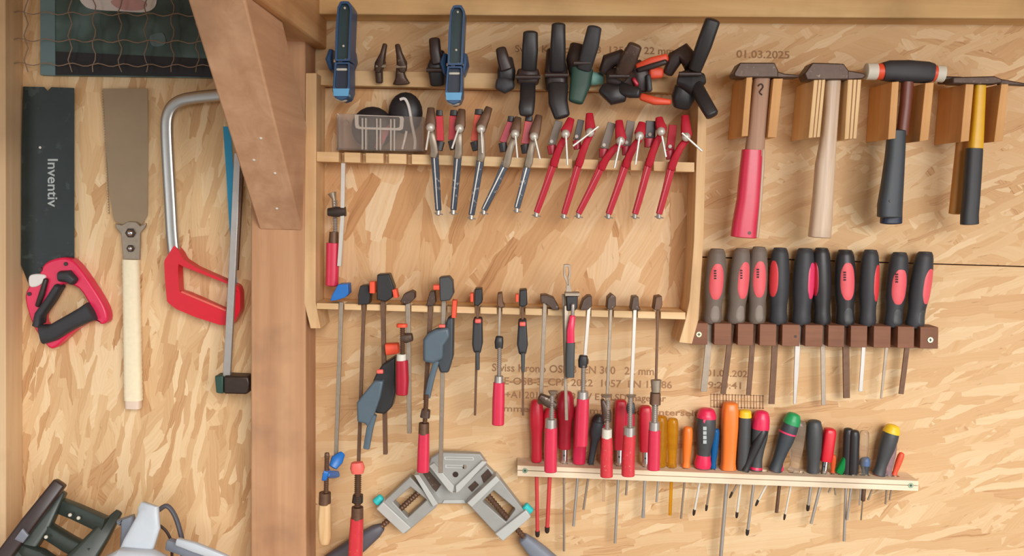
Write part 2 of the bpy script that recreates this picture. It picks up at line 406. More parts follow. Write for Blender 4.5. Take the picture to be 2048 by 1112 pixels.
def text(s, x, y, width, height, d, mat, parent, rot=0, name='lettering'):
    """flat printed lettering; (x, y) px of its left end on the base line, width and height px"""
    cu = bpy.data.curves.new('t', 'FONT'); cu.body = s; cu.extrude = .002; cu.offset = .012; cu.resolution_u = 3
    t = bpy.data.objects.new('t', cu); C.objects.link(t); bpy.context.view_layer.update()
    me = bpy.data.meshes.new_from_object(t.evaluated_get(bpy.context.evaluated_depsgraph_get()))
    bpy.data.objects.remove(t); bpy.data.curves.remove(cu)
    bm = NB(); bm.from_mesh(me); bpy.data.meshes.remove(me)
    x0 = min(v.co.x for v in bm.verts); x1 = max(v.co.x for v in bm.verts)
    ca, sa = math.cos(rot), math.sin(rot)
    for v in bm.verts:
        u = (v.co.x-x0)/(x1-x0)*width; k = v.co.y/.7*height; zz = v.co.z
        v.co = P(x+u*ca+k*sa, y+u*sa-k*ca, d)+Vector((0, -zz*.15, 0))
    return obj(name, bm, mat, parent)
# ------------------------------------------------------------------ setting
def zpx(x, y, d=0): return P(x, y, d)
seam = P(1500, 517, 0).z
bm = NB(); hexa(bm, -2.2, P(560, 600, 0).x, 0, .02, -1.7, 1.2); wl = struct('wall_left', bm, M['osb_left'])
bm = NB(); hexa(bm, P(560, 600, 0).x, 2.4, 0, .02, seam+.0012, 1.2); wu = struct('wall_back_upper', bm, M['osb_up'])
bm = NB(); hexa(bm, P(560, 600, 0).x, 2.4, 0, .02, -1.7, seam-.0012); wb = struct('wall_back_lower', bm, M['osb_low'])
bm = NB(); hexa(bm, -2.2, 2.4, .02, .05, -1.7, 1.2); struct('wall_back', bm, M['brown'])
bm = NB(); hexa(bm, -6, 6, -7, .05, -1.75, -1.7); struct('floor', bm, M['dirt'])
bm = NB(); hexa(bm, -2.4, 2.6, -1.45, .05, .45, .49); struct('shade_ceiling', bm, M['beam_x'])  # unseen; height and front edge chosen to darken the top of the wall
# wall plate along the top, posts, rafter tie and knee brace
bm = NB(); prism(bm, [(600, -420), (2500, -390), (2500, 40), (600, 28)], .06, .06); struct('trim_1', bm, M['beam_x'], .002)
bm = NB(); prism(bm, [(502, 60), (610, 60), (613, 1600), (500, 1600)], .08, .08); struct('trim_2', bm, M['post'], .003)
bm = NB(); prism(bm, [(-110, -400), (10, -400), (12, 1600), (-110, 1600)], .055, .055); struct('trim_3', bm, M['postpale'], .002)
xl, xr = -.433, -.340; zb = .242
bm = NB(); hexa(bm, xl, xr, -1.35, -.0, zb, zb+.2); struct('trim_4', bm, M['beam_y'], .003)
bm = NB(); bx0, bx1 = -.424, -.350
prof = [(-.08, -.076), (-.08, .102), (-.26, zb), (-.452, zb)]
sk = lambda z: -.012*(zb-z)/(zb+.076)
a = [bm.verts.new((bx0+sk(z), y, z)) for y, z in prof]; c = [bm.verts.new((bx1+sk(z), y, z)) for y, z in prof]
ring_faces(bm, [a, c]); br = struct('trim_5', bm, M['brace'], .003)
bm = NB()
for t, u in ((.46, .62), (.3, .72), (.36, .35), (.12, .55)):
    y = lerp(-.08, -.452, t); z = lerp(-.076, zb, t); x = lerp(bx0, bx1, u)+sk(z)
    n = Vector((0, -.308, -.372)).normalized(); m0 = bmesh.ops.create_uvsphere(bm, u_segments=10, v_segments=6, radius=.0028)
    for v in m0['verts']: v.co = v.co*1.0+Vector((x, y, z))+n*-.001
obj('screw_head', bm, M['ivory'], br)
# hidden bench ledge that carries the power tools at the lower left
bm = NB(); hexa(bm, -1.3, -.2, -.42, 0, -.74, -.70); struct('trim_6', bm, M['pine_x'], .002)
# printing on the boards
def ink(s, x, y, w_, h, rot, wall, m='ink'): text(s, x, y, w_, h, .0004, M[m], wall, rot, 'printed_text')
ink('Swiss Krono OSB 3  EN 300   22 mm', 984, 742, 324, 15, .025, wb)
ink('DE-OSB-3_CPR 2022  1057  EN 13986', 992, 768, 352, 14, .025, wb)
ink('4+A1:2015  OSB/3  W E1  LSD  nagelbar', 1000, 795, 332, 13, .025, wb)
ink('Zimmerei OSB 22 mm Deckenunterseite', 984, 822, 424, 12, .025, wb)
ink('01.03.2025', 1413, 752, 92, 13, .03, wb)
ink('9:20:41', 1416, 776, 66, 13, .03, wb)
ink('01.03.2025', 1473, 115, 106, 15, .02, wu)
ink('Swiss Krono OSB 3  13501   22 mm', 1030, 104, 318, 14, .015, wu)
bm = NB()
for i in range(18):
    x = 1421+i*6.1; prism(bm, rect(x, 787+.2*i, x+(2.4 if i % 3 else 1.4), 815+.2*i), .0007, .0006)
for y in (788, 800, 813): prism(bm, [(1421, y), (1528, y+3), (1528, y+4.2), (1421, y+1.2)], .0007, .0006)
obj('printed_grid', bm, M['ink'], wb)
# ------------------------------------------------------------------ picture and wire mesh
r = thing('picture_board', 'dark green picture board with pale teal left edge behind wire mesh at top left', 'picture', (250, 155, .0))
bm = NB(); prism(bm, [(108, -60), (432, -60), (432, 156), (108, 151)], .012, .011); obj('print', bm, M['print'], r)
bm = NB(); prism(bm, [(80, -60), (110, -60), (110, 151), (80, 150)], .014, .013); obj('side_edge', bm, M['teal_frame'], r, .001)
bm = NB(); prism(bm, [(112, 103), (430, 118), (430, 154), (112, 149)], .0135, .002); obj('dark_band', bm, M['printblack'], r)
bm = NB(); prism(bm, cr([(160, -8), (205, -22), (300, -22), (312, 8), (290, 24), (235, 22), (200, 20), (172, 14)]), .0135, .002); obj('pale_patch', bm, M['white'], r)
bm = NB(); prism(bm, cr([(222, 2), (262, -4), (292, 6), (280, 20), (240, 18)]), .015, .002); obj('rosy_patch', bm, plain('rosy print', (206, 160, 156), .5), r)
bm = NB(); prism(bm, cr([(300, 72), (325, 66), (330, 88), (306, 92)]), .0135, .002); obj('pale_patch', bm, M['teal_frame'], r)
bm = NB()
for x in (52, 140, 188, 240, 292, 345, 395, 440):
    tube(bm, [(x+4*math.sin(y*.13+x), y, .026) for y in range(-60, 153, 12)], 2.2, 6)
for y in (26, 80, 128):
    tube(bm, [(x, y+3*math.sin(x*.12)+(x-50)*.012, .0285) for x in range(26, 446, 10)], 2.2, 6)
tag(obj('wire_mesh', bm, M['wire']), 'thin square wire mesh hanging in front of the dark green picture', 'wire mesh')
# ------------------------------------------------------------------ hand saw
r = thing('hand_saw', 'hand saw with dark blade and pink and black handle hanging at left', 'saw', (95, 700, .0))
bl = NB(); prism(bl, [(46, 173), (88, 174), (95, 182), (103, 174), (148, 176), (148, 520), (140, 560), (60, 575), (42, 530), (43, 300)], .012, .0015); blade = obj('blade', bl, M['sawblade'], r)
bm = NB(); disc(bm, 80, 295, .0128, 5, .001); obj('hanging_hole', bm, M['ivory'], blade)
text('Inventiv', 96, 318, 96, 20, .0122, M['printgrey'], blade, math.pi/2)
outer = cr([(112, 517), (134, 516), (152, 528), (180, 566), (208, 612), (214, 640), (204, 650), (188, 642), (150, 660), (108, 697), (92, 690), (66, 652), (50, 600), (56, 574), (76, 552), (88, 528)], 4)
inner = cr([(126, 568), (142, 570), (158, 578), (172, 598), (176, 612), (150, 624), (122, 642), (100, 654), (86, 648), (84, 634), (92, 616), (110, 590), (118, 574)], 4)
bm = NB(); frame_prism(bm, outer, inner, .028, .026); obj('handle', bm, M['pink'], r, .004)
bm = NB(); limb(bm, [(88, 668, .0275, 40, 36), (110, 664, .0275, 34, 38), (140, 646, .0275, 32, 40), (170, 630, .0275, 34, 40), (186, 622, .0275, 40, 38)], 4, 20, 4, 4); g = obj('grip', bm, M['rubber'], r)
text('Inventiv', 118, 662, 34, 7, .0407, M['printgrey'], g, -.47)
bm = NB(); limb(bm, [(124, 552, .026, 22, 36), (140, 552, .026, 26, 36), (152, 562, .026, 18, 36)], 3, 16, 4, 4); obj('grip', bm, M['rubber'], r)
bm = NB(); limb(bm, [(120, 572, .026, 14, 34), (104, 598, .026, 16, 34), (82, 628, .026, 16, 34), (78, 650, .026, 18, 34)], 3, 16, 4, 4); obj('grip', bm, M['rubber'], r)
bm = NB(); limb(bm, [(92, 560, .031, 10, 12), (84, 588, .031, 12, 12), (76, 610, .031, 10, 12)], 2, 12, 4, 4); obj('inlay', bm, M['blackred'], r)
bm = NB(); prism(bm, cr([(58, 552), (76, 548), (90, 552), (84, 566), (70, 574), (58, 572)], 4), .033, .014); obj('mitre_stop', bm, M['white'], r, .002)
for x, y in ((131, 528), (80, 539), (58, 588)):
    bm = NB(); disc(bm, x, y, .030, 8, .004); obj('screw', bm, M['blackred'], r)
# ------------------------------------------------------------------ pull saw
r = thing('pull_saw', 'pull saw with plain steel blade and cream wrapped straight handle', 'saw', (265, 818, .0))
bm = NB(); pts = [(205, 177), (295, 177), (296, 300), (295, 430), (285, 448), (240, 448), (228, 440), (218, 380), (211, 280)]; prism(bm, pts, .012, .0012); bl = obj('blade', bm, M['sawsteel'], r)
bm = NB()
for i in range(46):
    y = 180+i*5.4; x = lerp(205.5, 218, i/46.); prism(bm, [(x+1, y), (x-2, y+2.7), (x+1, y+5.2)], .012, .0012)
obj('teeth', bm, M['sawsteel'], bl)
bm = NB(); prism(bm, [(230, 447), (244, 450), (256, 443), (272, 444), (280, 452), (292, 446), (290, 454), (280, 466), (279, 520), (246, 520), (242, 468), (232, 456)], .017, .006); fr = obj('blade_clamp', bm, M['dull'], r, .001)
for y, s in ((466, 20), (497, 15)):
    bm = NB(); disc(bm, 260, y, .021, s, .005, 6); obj('bolt', bm, M['darksteel'], fr, .0005)
    bm = NB(); ball(bm, 260, y, .0215, s*.6, .6); obj('bolt_centre', bm, M['chrome'], fr)
bm = NB(); path = [(262, 519, .016, 32, 24)]
for i in range(62):
    t = i/61; path.append((lerp(262, 267, t), lerp(520, 800, t), .016, lerp(32, 35, t)+((2.4 if i % 7 == 0 else 1.2) if i % 2 else 0), 24))
limb(bm, path, 3, 18); obj('handle', bm, M['cord'], r)
bm = NB(); limb(bm, [(267, 799, .016, 31, 22), (267, 816, .016, 30, 22)], 4, 18, 0, 2); obj('end_cap', bm, plain('pale end cap', (226, 204, 184), .6), r)
# ------------------------------------------------------------------ hacksaw
r = thing('hacksaw', 'hacksaw with bent chrome tube frame, blue blade and red handle', 'saw', (400, 650, .0))
bm = NB(); cs = [P(x, y, .03) for x, y in ((474, 186), (440, 190), (400, 194), (366, 200), (346, 212), (336, 232), (334, 262), (337, 330), (341, 400), (345, 470), (350, 520))]
cs = smooth3(cs, 5); loft(bm, cs, [(.0105, .006)]*len(cs), 3.5, 16); obj('frame', bm, M['alu'], r)
bm = NB(); prism(bm, [(446, 253), (461, 253), (466, 330), (470, 450), (474, 585), (468, 585), (458, 440), (452, 340)], .024, .001); obj('blade', bm, M['bladeblue'], r)
outer = [(348, 491), (360, 505), (366, 518), (392, 535), (440, 556), (476, 572), (480, 585), (480, 622), (464, 651), (440, 650), (390, 634), (352, 618), (334, 604), (330, 560), (328, 522)]
inner = [(357, 528), (366, 533), (392, 543), (440, 562), (464, 571), (468, 582), (466, 604), (461, 622), (444, 618), (400, 598), (372, 586), (358, 582), (357, 560), (356, 540), (356, 534)]
bm = NB(); frame_prism(bm, outer, inner, .04, .024, 72); obj('handle', bm, M['redplastic'], r, .004)
bm = NB(); limb(bm, [(364, 584, .0402, 5, 6), (452, 621, .0402, 5, 6)], 2, 8, 2, 2); obj('grip_rib', bm, M['salmon'], r)
# ------------------------------------------------------------------ steel bar square
r = thing('bar_square', 'long chrome bar with a dark block head at its foot, beside the red hacksaw', 'square', (463, 788, .0))
bm = NB(); limb(bm, [(476, 306, .058, 13, 9), (466, 530, .058, 14, 9), (454, 756, .058, 15, 9)], 0); obj('bar', bm, M['steel'], r, .0008)
bm = NB(); limb(bm, [(484, 312, .052, 9, 9), (472, 540, .052, 9, 9)], 0); obj('backing_strip', bm, M['rust'], r)
bm = NB(); prism(bm, [(447, 752), (496, 754), (499, 766), (497, 786), (490, 789), (447, 788)], .07, .035); obj('head', bm, M['darksteel'], r, .003)
bm = NB(); prism(bm, [(429, 752), (446, 752), (446, 788), (432, 786)], .068, .03); obj('head_end', bm, M['darkgreen'], r, .002)
# ------------------------------------------------------------------ power tools lower left
r = thing('slotted_frame', 'black slotted plastic tool frame leaning at the lower left corner', 'tool', (90, 1112, .1))
bm = NB(); limb(bm, [(120, 966, .13, 26, 24), (58, 1046, .15, 30, 26), (-10, 1138, .18, 32, 28), (-60, 1200, .2, 34, 30)], 6, 16, 4, 0); obj('rail', bm, M['blackred'], r)
bm = NB(); limb(bm, [(124, 984, .105, 18, 26), (84, 1046, .125, 44, 30), (30, 1118, .155, 50, 30), (-30, 1200, .18, 52, 36)], 7, 16, 4, 0); obj('rail_face', bm, M['toolgreen'], r)
bm = NB(); limb(bm, [(238, 1024, .1, 14, 18), (205, 1066, .12, 36, 28), (160, 1124, .15, 56, 34), (100, 1200, .18, 58, 36)], 7, 16, 3, 0); obj('rail', bm, M['toolgreen'], r)
for pth in ([(104, 1004, .1, 30, 22), (150, 1022, .105, 32, 20), (212, 1050, .12, 34, 22)], [(92, 1058, .125, 30, 26), (140, 1088, .135, 32, 26), (180, 1108, .14, 34, 24)], [(40, 1100, .15, 34, 24), (80, 1114, .155, 34, 24), (130, 1150, .16, 38, 24)]):
    bm = NB(); limb(bm, pth, 7, 14); obj('cross_bar', bm, M['toolgreen'], r)
for x, y, q in ((112, 1000, .114), (140, 1030, .12), (157, 1036, .122), (92, 1074, .146)):
    bm = NB(); ball(bm, x, y, q, 8); obj('rivet', bm, M['ivory'], r)
bm = NB(); limb(bm, [(78, 1012, .142, 26, 8), (90, 1022, .142, 18, 8)], 4, 12); obj('clip', bm, M['handlegrey'], r)
bm = NB(); limb(bm, [(38, 1068, .168, 30, 8), (52, 1078, .168, 20, 8)], 4, 12); obj('clip', bm, M['handlegrey'], r)
r = thing('lever_tool', 'light grey plastic tool with a flat upright lever, at the bottom left', 'tool', (290, 1112, .1))
bm = NB(); limb(bm, [(283, 1013, .2, 24, 14), (296, 1022, .205, 48, 16), (294, 1050, .21, 56, 18), (278, 1088, .215, 64, 20), (266, 1120, .215, 68, 20), (250, 1200, .21, 70, 24)], 3.5, 20, 3, 0); obj('lever', bm, M['lightgrey'], r)
bm = NB(); limb(bm, [(214, 1130, .22, 36, 40), (246, 1118, .23, 46, 44), (300, 1122, .23, 46, 44), (340, 1150, .22, 60, 44)], 3, 18, 6, 6); obj('body', bm, M['lightgrey'], r)
bm = NB(); limb(bm, [(240, 1044, .19, 14, 20), (256, 1034, .19, 26, 24), (262, 1100, .19, 44, 24)], 3, 14, 4, 2); obj('side_housing', bm, M['handlegrey'], r)
bm = NB(); limb(bm, [(338, 1088, .19, 24, 20), (380, 1102, .2, 26, 20), (450, 1126, .2, 24, 20), (520, 1154, .2, 20, 20)], 4, 14, 3, 0); obj('arm', bm, M['handlegrey'], r)
bm = NB(); limb(bm, [(356, 1083, .21, 16, 14), (390, 1094, .215, 20, 14), (444, 1114, .215, 16, 14), (500, 1142, .21, 16, 14)], 4, 14, 3, 0); obj('arm_cover', bm, M['lightgrey'], r)
bm = NB(); tube(bm, [(318, 1020, .15), (334, 1012, .15), (350, 1032, .15), (362, 1070, .155), (366, 1100, .16), (362, 1140, .16)], 10, 10, 4); obj('strap_loop', bm, M['handledark'], r)
bm = NB(); tube(bm, [(318, 1050, .18), (332, 1062, .18), (342, 1082, .18), (344, 1110, .18), (340, 1140, .18)], 6, 8, 4); obj('cable', bm, M['blackred'], r)
# ------------------------------------------------------------------ clamp rack (wooden wall rack)
rack = thing('clamp_rack', 'wide pale wooden wall rack with two notched shelves holding clamps', 'rack', (1000, 640, .0))
bm = NB(); prism(bm, [(646, 176), (1392, 190), (1374, 616), (644, 604)], .010, .0095); obj('back_panel', bm, M['osb_back'], rack)
bm = NB(); prism(bm, [(611, 146), (633, 146), (631, 604), (641, 657), (621, 657), (608, 606)], .08, .0795); obj('side_board', bm, M['pine_z'], rack, .001)
bm = NB(); prism(bm, [(1397, 178), (1415, 178), (1407, 480), (1397, 640), (1384, 688), (1358, 685), (1371, 640), (1379, 600), (1388, 480)], .08, .0795); obj('side_board', bm, M['pine_z'], rack, .001)
bm = NB(); prism(bm, [(634, 139), (1400, 155), (1399, 186), (634, 170)], .045, .02); obj('top_rail', bm, M['pine_x'], rack, .001)
def shelf(name, L, R, notches, nd, nw):
    """notched shelf: back strip and teeth in one board. L/R = (x, ytop, ybottom)"""
    bm = NB()
    def yy(x): t = (x-L[0])/(R[0]-L[0]); return lerp(L[1], R[1], t), lerp(L[2], R[2], t)
    za = P(L[0], L[1], .08); zb_ = P(R[0], R[1], .08); zc = P(L[0], L[2], .08); zd = P(R[0], R[2], .08)
    f = [bm.verts.new(v+Vector((0, nd, 0))) for v in (za, zb_, zd, zc)]; g = [bm.verts.new(Vector((v.x, -.0102, v.z))) for v in (za, zb_, zd, zc)]
    ring_faces(bm, [f, g])
    ed = [L[0]]
    for n in notches: ed += [n-nw/2, n+nw/2]
    ed.append(R[0])
    for i in range(0, len(ed), 2):
        a, b = ed[i], ed[i+1]
        if b-a < 1: continue
        prism(bm, [(a, yy(a)[0]), (b, yy(b)[0]), (b, yy(b)[1]), (a, yy(a)[1])], .08, nd)
    return obj(name, bm, M['pine_x'], rack, .0006)
shelf('shelf', (633, 303, 323), (1389, 325, 344), [683, 726, 772, 818, 872, 914, 962, 1012, 1056, 1110, 1150, 1202, 1256, 1302, 1346], .03, 11)
LN = [683, 728, 767, 817, 861, 889, 955, 999, 1045, 1090, 1132, 1177, 1222, 1270, 1316]
shelf('shelf', (633, 606, 618), (1371, 625, 639), LN, .03, 11)
def shelf_y(x): return lerp(606, 625, (x-633)/738)
# ------------------------------------------------------------------ spring clamps on the top rail
G = 'spring clamps along the top rail'
def L_(name, path, mat, parent, n=4, seg=18, c0=3, c1=3, bevel=0):
    return obj(name, limb(NB(), path, n, seg, c0, c1), M[mat], parent, bevel)
def blue_clamp(x, top, dx, label):
    """end-on view: hollow grip with a raised rim, pivot with steel pin, lower jaw with pale pad"""
    X = lambda y: x+dx*(y-top)/200
    r = thing('spring_clamp', label, 'clamp', (x, top+200, .09), G)
    o = [(X(top+6)-14, top+14), (X(top)-8, top+2), (X(top)+8, top+2), (X(top)+15, top+14), (X(top+60)+15, top+60), (X(top+122)+15, top+122), (X(top+122)-15, top+122), (X(top+60)-16, top+60)]
    i = [(X(top+6)-11, top+17), (X(top)-6, top+7), (X(top)+6, top+7), (X(top)+11, top+17), (X(top+60)+11, top+60), (X(top+118)+11, top+118), (X(top+118)-11, top+118), (X(top+60)-11, top+60)]
    bm = NB(); frame_prism(bm, o, i, .128, .05, 48); up = obj('upper_grip', bm, M['royal'], r, .001)
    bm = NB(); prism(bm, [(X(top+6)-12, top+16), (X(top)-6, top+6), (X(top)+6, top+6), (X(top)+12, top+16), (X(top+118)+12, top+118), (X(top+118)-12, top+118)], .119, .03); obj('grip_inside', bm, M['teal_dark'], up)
    for y in (top+16, top+92): bm = NB(); ball(bm, X(y)+1, y, .121, 5); obj('rivet', bm, M['ivory'], up)
    bm = NB(); limb(bm, [(X(top+98)-19, top+104, .075, 11, 60), (X(top+120)-22, top+122, .075, 16, 66), (X(top+142)-17, top+142, .075, 10, 56)], 3, 14, 3, 3); obj('pivot_cheek', bm, M['royal'], r)
    bm = NB(); limb(bm, [(X(top+98)+19, top+104, .075, 11, 60), (X(top+120)+20, top+122, .075, 16, 66), (X(top+142)+17, top+142, .075, 10, 56)], 3, 14, 3, 3); obj('pivot_cheek', bm, M['royal'], r)
    bm = NB(); tube(bm, [(X(top+120)-17, top+122, .118), (X(top+120)+17, top+121, .118)], 6, 10); tube(bm, [(X(top+120)-12, top+118, .122), (X(top+120)-4, top+125, .122), (X(top+120)+6, top+118, .122), (X(top+120)+13, top+123, .122)], 3, 8, 3); obj('pivot_spring', bm, M['chrome'], r)
    o = [(X(top+128)-16, top+124), (X(top+128)+15, top+124), (X(top+180)+17, top+182), (X(top+195)+12, top+196), (X(top+200), top+201), (X(top+195)-12, top+196), (X(top+180)-18, top+182)]
    i = [(X(top+128)-12, top+128), (X(top+128)+11, top+128), (X(top+175)+12, top+172), (X(top+178)+9, top+178), (X(top+180), top+180), (X(top+178)-9, top+178), (X(top+175)-13, top+172)]
    bm = NB(); frame_prism(bm, o, i, .128, .05, 48); lo = obj('lower_jaw', bm, M['royal'], r, .001)
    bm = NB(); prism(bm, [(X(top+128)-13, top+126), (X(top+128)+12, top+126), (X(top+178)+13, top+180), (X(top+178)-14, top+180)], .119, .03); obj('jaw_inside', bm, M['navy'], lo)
    bm = NB(); limb(bm, [(X(top+140)-10, top+139, .1215, 5, 5), (X(top+140)+9, top+139, .1215, 5, 5)], 2, 8, 2, 2); obj('jaw_mark', bm, M['ivory'], lo)
    bm = NB(); prism(bm, [(X(top+178)-17, top+177), (X(top+178)+16, top+177), (X(top+192)+14, top+192), (X(top+192)-15, top+192)], .1295, .02); obj('tip_band', bm, M['sky'], lo)
    bm = NB(); limb(bm, [(X(top+190), top+190, .11, 30, 40), (X(top+199), top+199, .11, 24, 36)], 2.6, 18, 0, 5); obj('jaw_pad', bm, M['ivory'], lo)
blue_clamp(689, 0, -7, 'blue spring clamp on the rack rail, nearest the timber post')
blue_clamp(915, 8, -8, 'blue spring clamp on the rack rail, right of the clear box')
def clip(label, up, lo, mid):
    r = thing('spring_clip', label, 'clamp', (lo[-1][0], lo[-1][1], .06), G)
    L_('upper_grip', up, 'cast', r, 3); L_('lower_jaw', lo, 'cast', r, 3)
    bm = NB(); tube(bm, [(mid[0]-10, mid[1], .075), (mid[0]+10, mid[1], .075)], 7, 10); obj('pivot_pin', bm, M['dull'], r)
clip('small brown steel spring clip leaning right, left one of the small pair', [(770, 90, .075, 9, 14), (766, 108, .075, 11, 18), (760, 128, .07, 20, 22), (757, 140, .065, 16, 22)], [(764, 122, .062, 16, 20), (758, 142, .062, 15, 20), (759, 164, .06, 14, 18)], (762, 132))
clip('small brown steel spring clip with flared jaw, right one of the small pair', [(795, 91, .075, 10, 14), (799, 108, .075, 13, 18), (804, 128, .07, 21, 22), (806, 140, .065, 16, 22)], [(804, 122, .062, 20, 20), (801, 146, .062, 18, 20), (802, 156, .062, 22, 18), (803, 167, .06, 34, 16)], (802, 133))
def sclamp(label, parts, pins=(), base=None):
    b = base or parts[-1][1][-1]
    r = thing('spring_clamp', label, 'clamp', (b[0], b[1], b[2]), G)
    for p in parts:
        L_(p[0], p[1], p[2], r, p[3] if len(p) > 3 else 3.2, 20, p[4] if len(p) > 4 else 5, p[5] if len(p) > 5 else 5)
    for x, y, d, ln in pins:
        bm = NB(); tube(bm, [(x-ln/2, y, d), (x+ln/2, y, d)], 9, 12); obj('pivot_pin', bm, M['blackred'], r)
    return r
sclamp('black spring clamp half hidden behind the left side of the second blue clamp', [
    ('upper_grip', [(869, 80, .085, 22, 16), (871, 104, .085, 23, 20), (875, 124, .08, 24, 26)], 'blackred'),
    ('lower_jaw', [(878, 104, .07, 24, 26), (873, 134, .07, 36, 34), (876, 168, .065, 30, 26)], 'black')], [(872, 140, .085, 38)])
sclamp('small black spring clamp, just right of the second blue clamp', [
    ('upper_grip', [(1002, 99, .085, 21, 16), (1006, 116, .085, 24, 20), (1012, 136, .08, 28, 26)], 'blackred'),
    ('body', [(1013, 118, .07, 26, 26), (1013, 142, .07, 36, 34), (1012, 160, .07, 34, 30)], 'black'),
    ('jaw_pad', [(996, 168, .075, 24, 22), (1010, 170, .075, 34, 24), (1024, 168, .075, 22, 22)], 'rubber')])
sclamp('tall black spring clamp with straight grips above the two rightmost dark screw clamps', [
    ('upper_grip', [(1061, 66, .105, 29, 18), (1060, 100, .1, 32, 20), (1058, 138, .09, 30, 24)], 'black'),
    ('pivot_block', [(1038, 154, .08, 30, 40), (1056, 154, .08, 34, 44), (1074, 154, .08, 30, 40)], 'blackred', 4),
    ('lower_grip', [(1056, 164, .085, 30, 22), (1055, 200, .1, 31, 20), (1053, 216, .105, 32, 18), (1053, 228, .105, 28, 16)], 'black')], [(1056, 154, .105, 50)])
sclamp('tall black upright spring clamp touching the one with the green lower grip', [
    ('upper_grip', [(1117, 50, .11, 27, 18), (1116, 90, .105, 30, 20), (1115, 140, .09, 32, 24)], 'black'),
    ('body', [(1108, 100, .075, 30, 30), (1112, 140, .075, 46, 40), (1113, 180, .075, 44, 36)], 'blackred'),
    ('lower_grip', [(1116, 170, .09, 40, 24), (1116, 205, .095, 38, 22), (1124, 232, .1, 32, 18)], 'black')], [(1113, 150, .1, 46)])
sclamp('black spring clamp with a dark green lower grip and pale green jaw tip', [
    ('upper_grip', [(1189, 56, .12, 28, 18), (1182, 90, .115, 32, 20), (1168, 136, .1, 30, 24)], 'rubber'),
    ('upper_jaw', [(1156, 92, .075, 32, 30), (1150, 118, .075, 36, 34), (1160, 144, .08, 44, 36)], 'blackred'),
    ('jaw_tip', [(1182, 158, .065, 26, 22), (1202, 157, .06, 24, 20)], 'mint'),
    ('lower_grip', [(1164, 140, .09, 44, 30), (1160, 172, .095, 40, 24), (1152, 202, .1, 30, 18)], 'darkgreen')], [(1164, 126, .11, 34)])
sclamp('dark brown spring clamp with leaning grip, left of the black and orange clamp', [
    ('upper_grip', [(1270, 92, .13, 28, 18), (1258, 118, .12, 34, 22), (1240, 154, .1, 28, 24)], 'cast'),
    ('upper_jaw', [(1208, 144, .075, 22, 30), (1218, 122, .08, 32, 34), (1238, 116, .085, 34, 34), (1252, 132, .085, 40, 34)], 'blackred'),
    ('body', [(1218, 158, .08, 34, 36), (1240, 156, .085, 48, 40), (1262, 160, .08, 32, 36)], 'blackred'),
    ('lower_jaw', [(1206, 178, .09, 24, 30), (1226, 190, .095, 40, 34), (1246, 186, .095, 36, 32)], 'black'),
    ('lower_grip', [(1244, 178, .1, 26, 24), (1262, 184, .11, 24, 20), (1277, 186, .115, 20, 18)], 'black')], [(1238, 152, .11, 40)])
sclamp('small black spring clamp with orange grips, between two larger dark clamps', [
    ('upper_grip', [(1276, 134, 0.084, 14, 18), (1302, 124, 0.089, 18, 18), (1332, 116, 0.094, 16, 18)], 'orangered'),
    ('grip_underside', [(1278, 140, 0.088, 10, 14), (1306, 132, 0.094, 12, 14), (1330, 124, 0.099, 10, 14)], 'blackred'),
    ('body', [(1270, 128, 0.074, 26, 30), (1282, 150, 0.074, 38, 34), (1284, 182, 0.074, 40, 30)], 'blackred'),
    ('spring_block', [(1302, 146, 0.084, 24, 20), (1322, 146, 0.084, 20, 18)], 'orangered'),
    ('jaw_mark', [(1268, 160, 0.097, 8, 10), (1273, 168, 0.097, 9, 10)], 'cherry'),
    ('jaw_pad', [(1296, 154, 0.090, 10, 24), (1298, 180, 0.090, 11, 24)], 'charcoal'),
    ('lower_grip', [(1284, 194, 0.089, 14, 18), (1310, 202, 0.094, 16, 18), (1338, 204, 0.094, 11, 16)], 'orangered')])
sclamp('largest black spring clamp with long spread handles at the right end of the rail', [
    ('upper_grip', [(1425, 42, .15, 30, 20), (1408, 90, .135, 31, 22), (1390, 138, .12, 26, 26)], 'black'),
    ('upper_jaw', [(1336, 146, .08, 20, 32), (1350, 116, .085, 32, 36), (1368, 106, .09, 36, 36), (1384, 128, .1, 34, 36)], 'blackred'),
    ('body', [(1360, 160, .095, 30, 44), (1380, 164, .1, 54, 50), (1400, 160, .095, 26, 44)], 'black'),
    ('lower_jaw', [(1372, 176, .09, 44, 38), (1366, 196, .09, 46, 40), (1362, 212, .085, 34, 34)], 'black'),
    ('lower_grip', [(1392, 172, .11, 26, 24), (1410, 206, .125, 27, 22), (1424, 229, .135, 26, 20)], 'black')], [(1380, 148, .125, 44)])
# ------------------------------------------------------------------ clear box with black caps on the middle shelf
b = thing('storage_box', 'clear plastic box of odds and ends at the left of the upper shelf', 'box', (760, 302, .05))
bm = NB()
fx = [(673, 227), (848, 234), (848, 302), (674, 300)]
prism(bm, fx, .062, .0015); prism(bm, [(673, 296), (848, 300), (848, 303), (673, 300)], .062, .046)
prism(bm, [(673, 227), (677, 227), (678, 300), (674, 300)], .062, .046); prism(bm, [(844, 234), (848, 234), (848, 302), (844, 302)], .062, .046)
prism(bm, [(680, 228), (840, 234), (840, 300), (680, 298)], .0165, .001)
obj('shell', bm, M['box'], b, .0004)
for x, y0, y1 in ((728, 236, 299), (757, 237, 300), (785, 238, 301)):
    bm = NB(); prism(bm, rect(x-5, y0, x-2, y1), .0632, .012); prism(bm, rect(x+2, y0, x+5, y1), .0632, .012); obj('divider', bm, M['frost'], b, .0004)
bm = NB(); frame_prism(bm, [(709, 229), (808, 233), (806, 258), (800, 261), (716, 258), (710, 255)], [(717, 231), (800, 234), (799, 254), (796, 256), (720, 254), (717, 251)], .0634, .002, 36); obj('label_holder', bm, M['frost'], b)
bm = NB(); ball(bm, 692, 246, .063, 11, .4); obj('front_stud', bm, M['box'], b)
G2 = 'round black caps in the clear box'
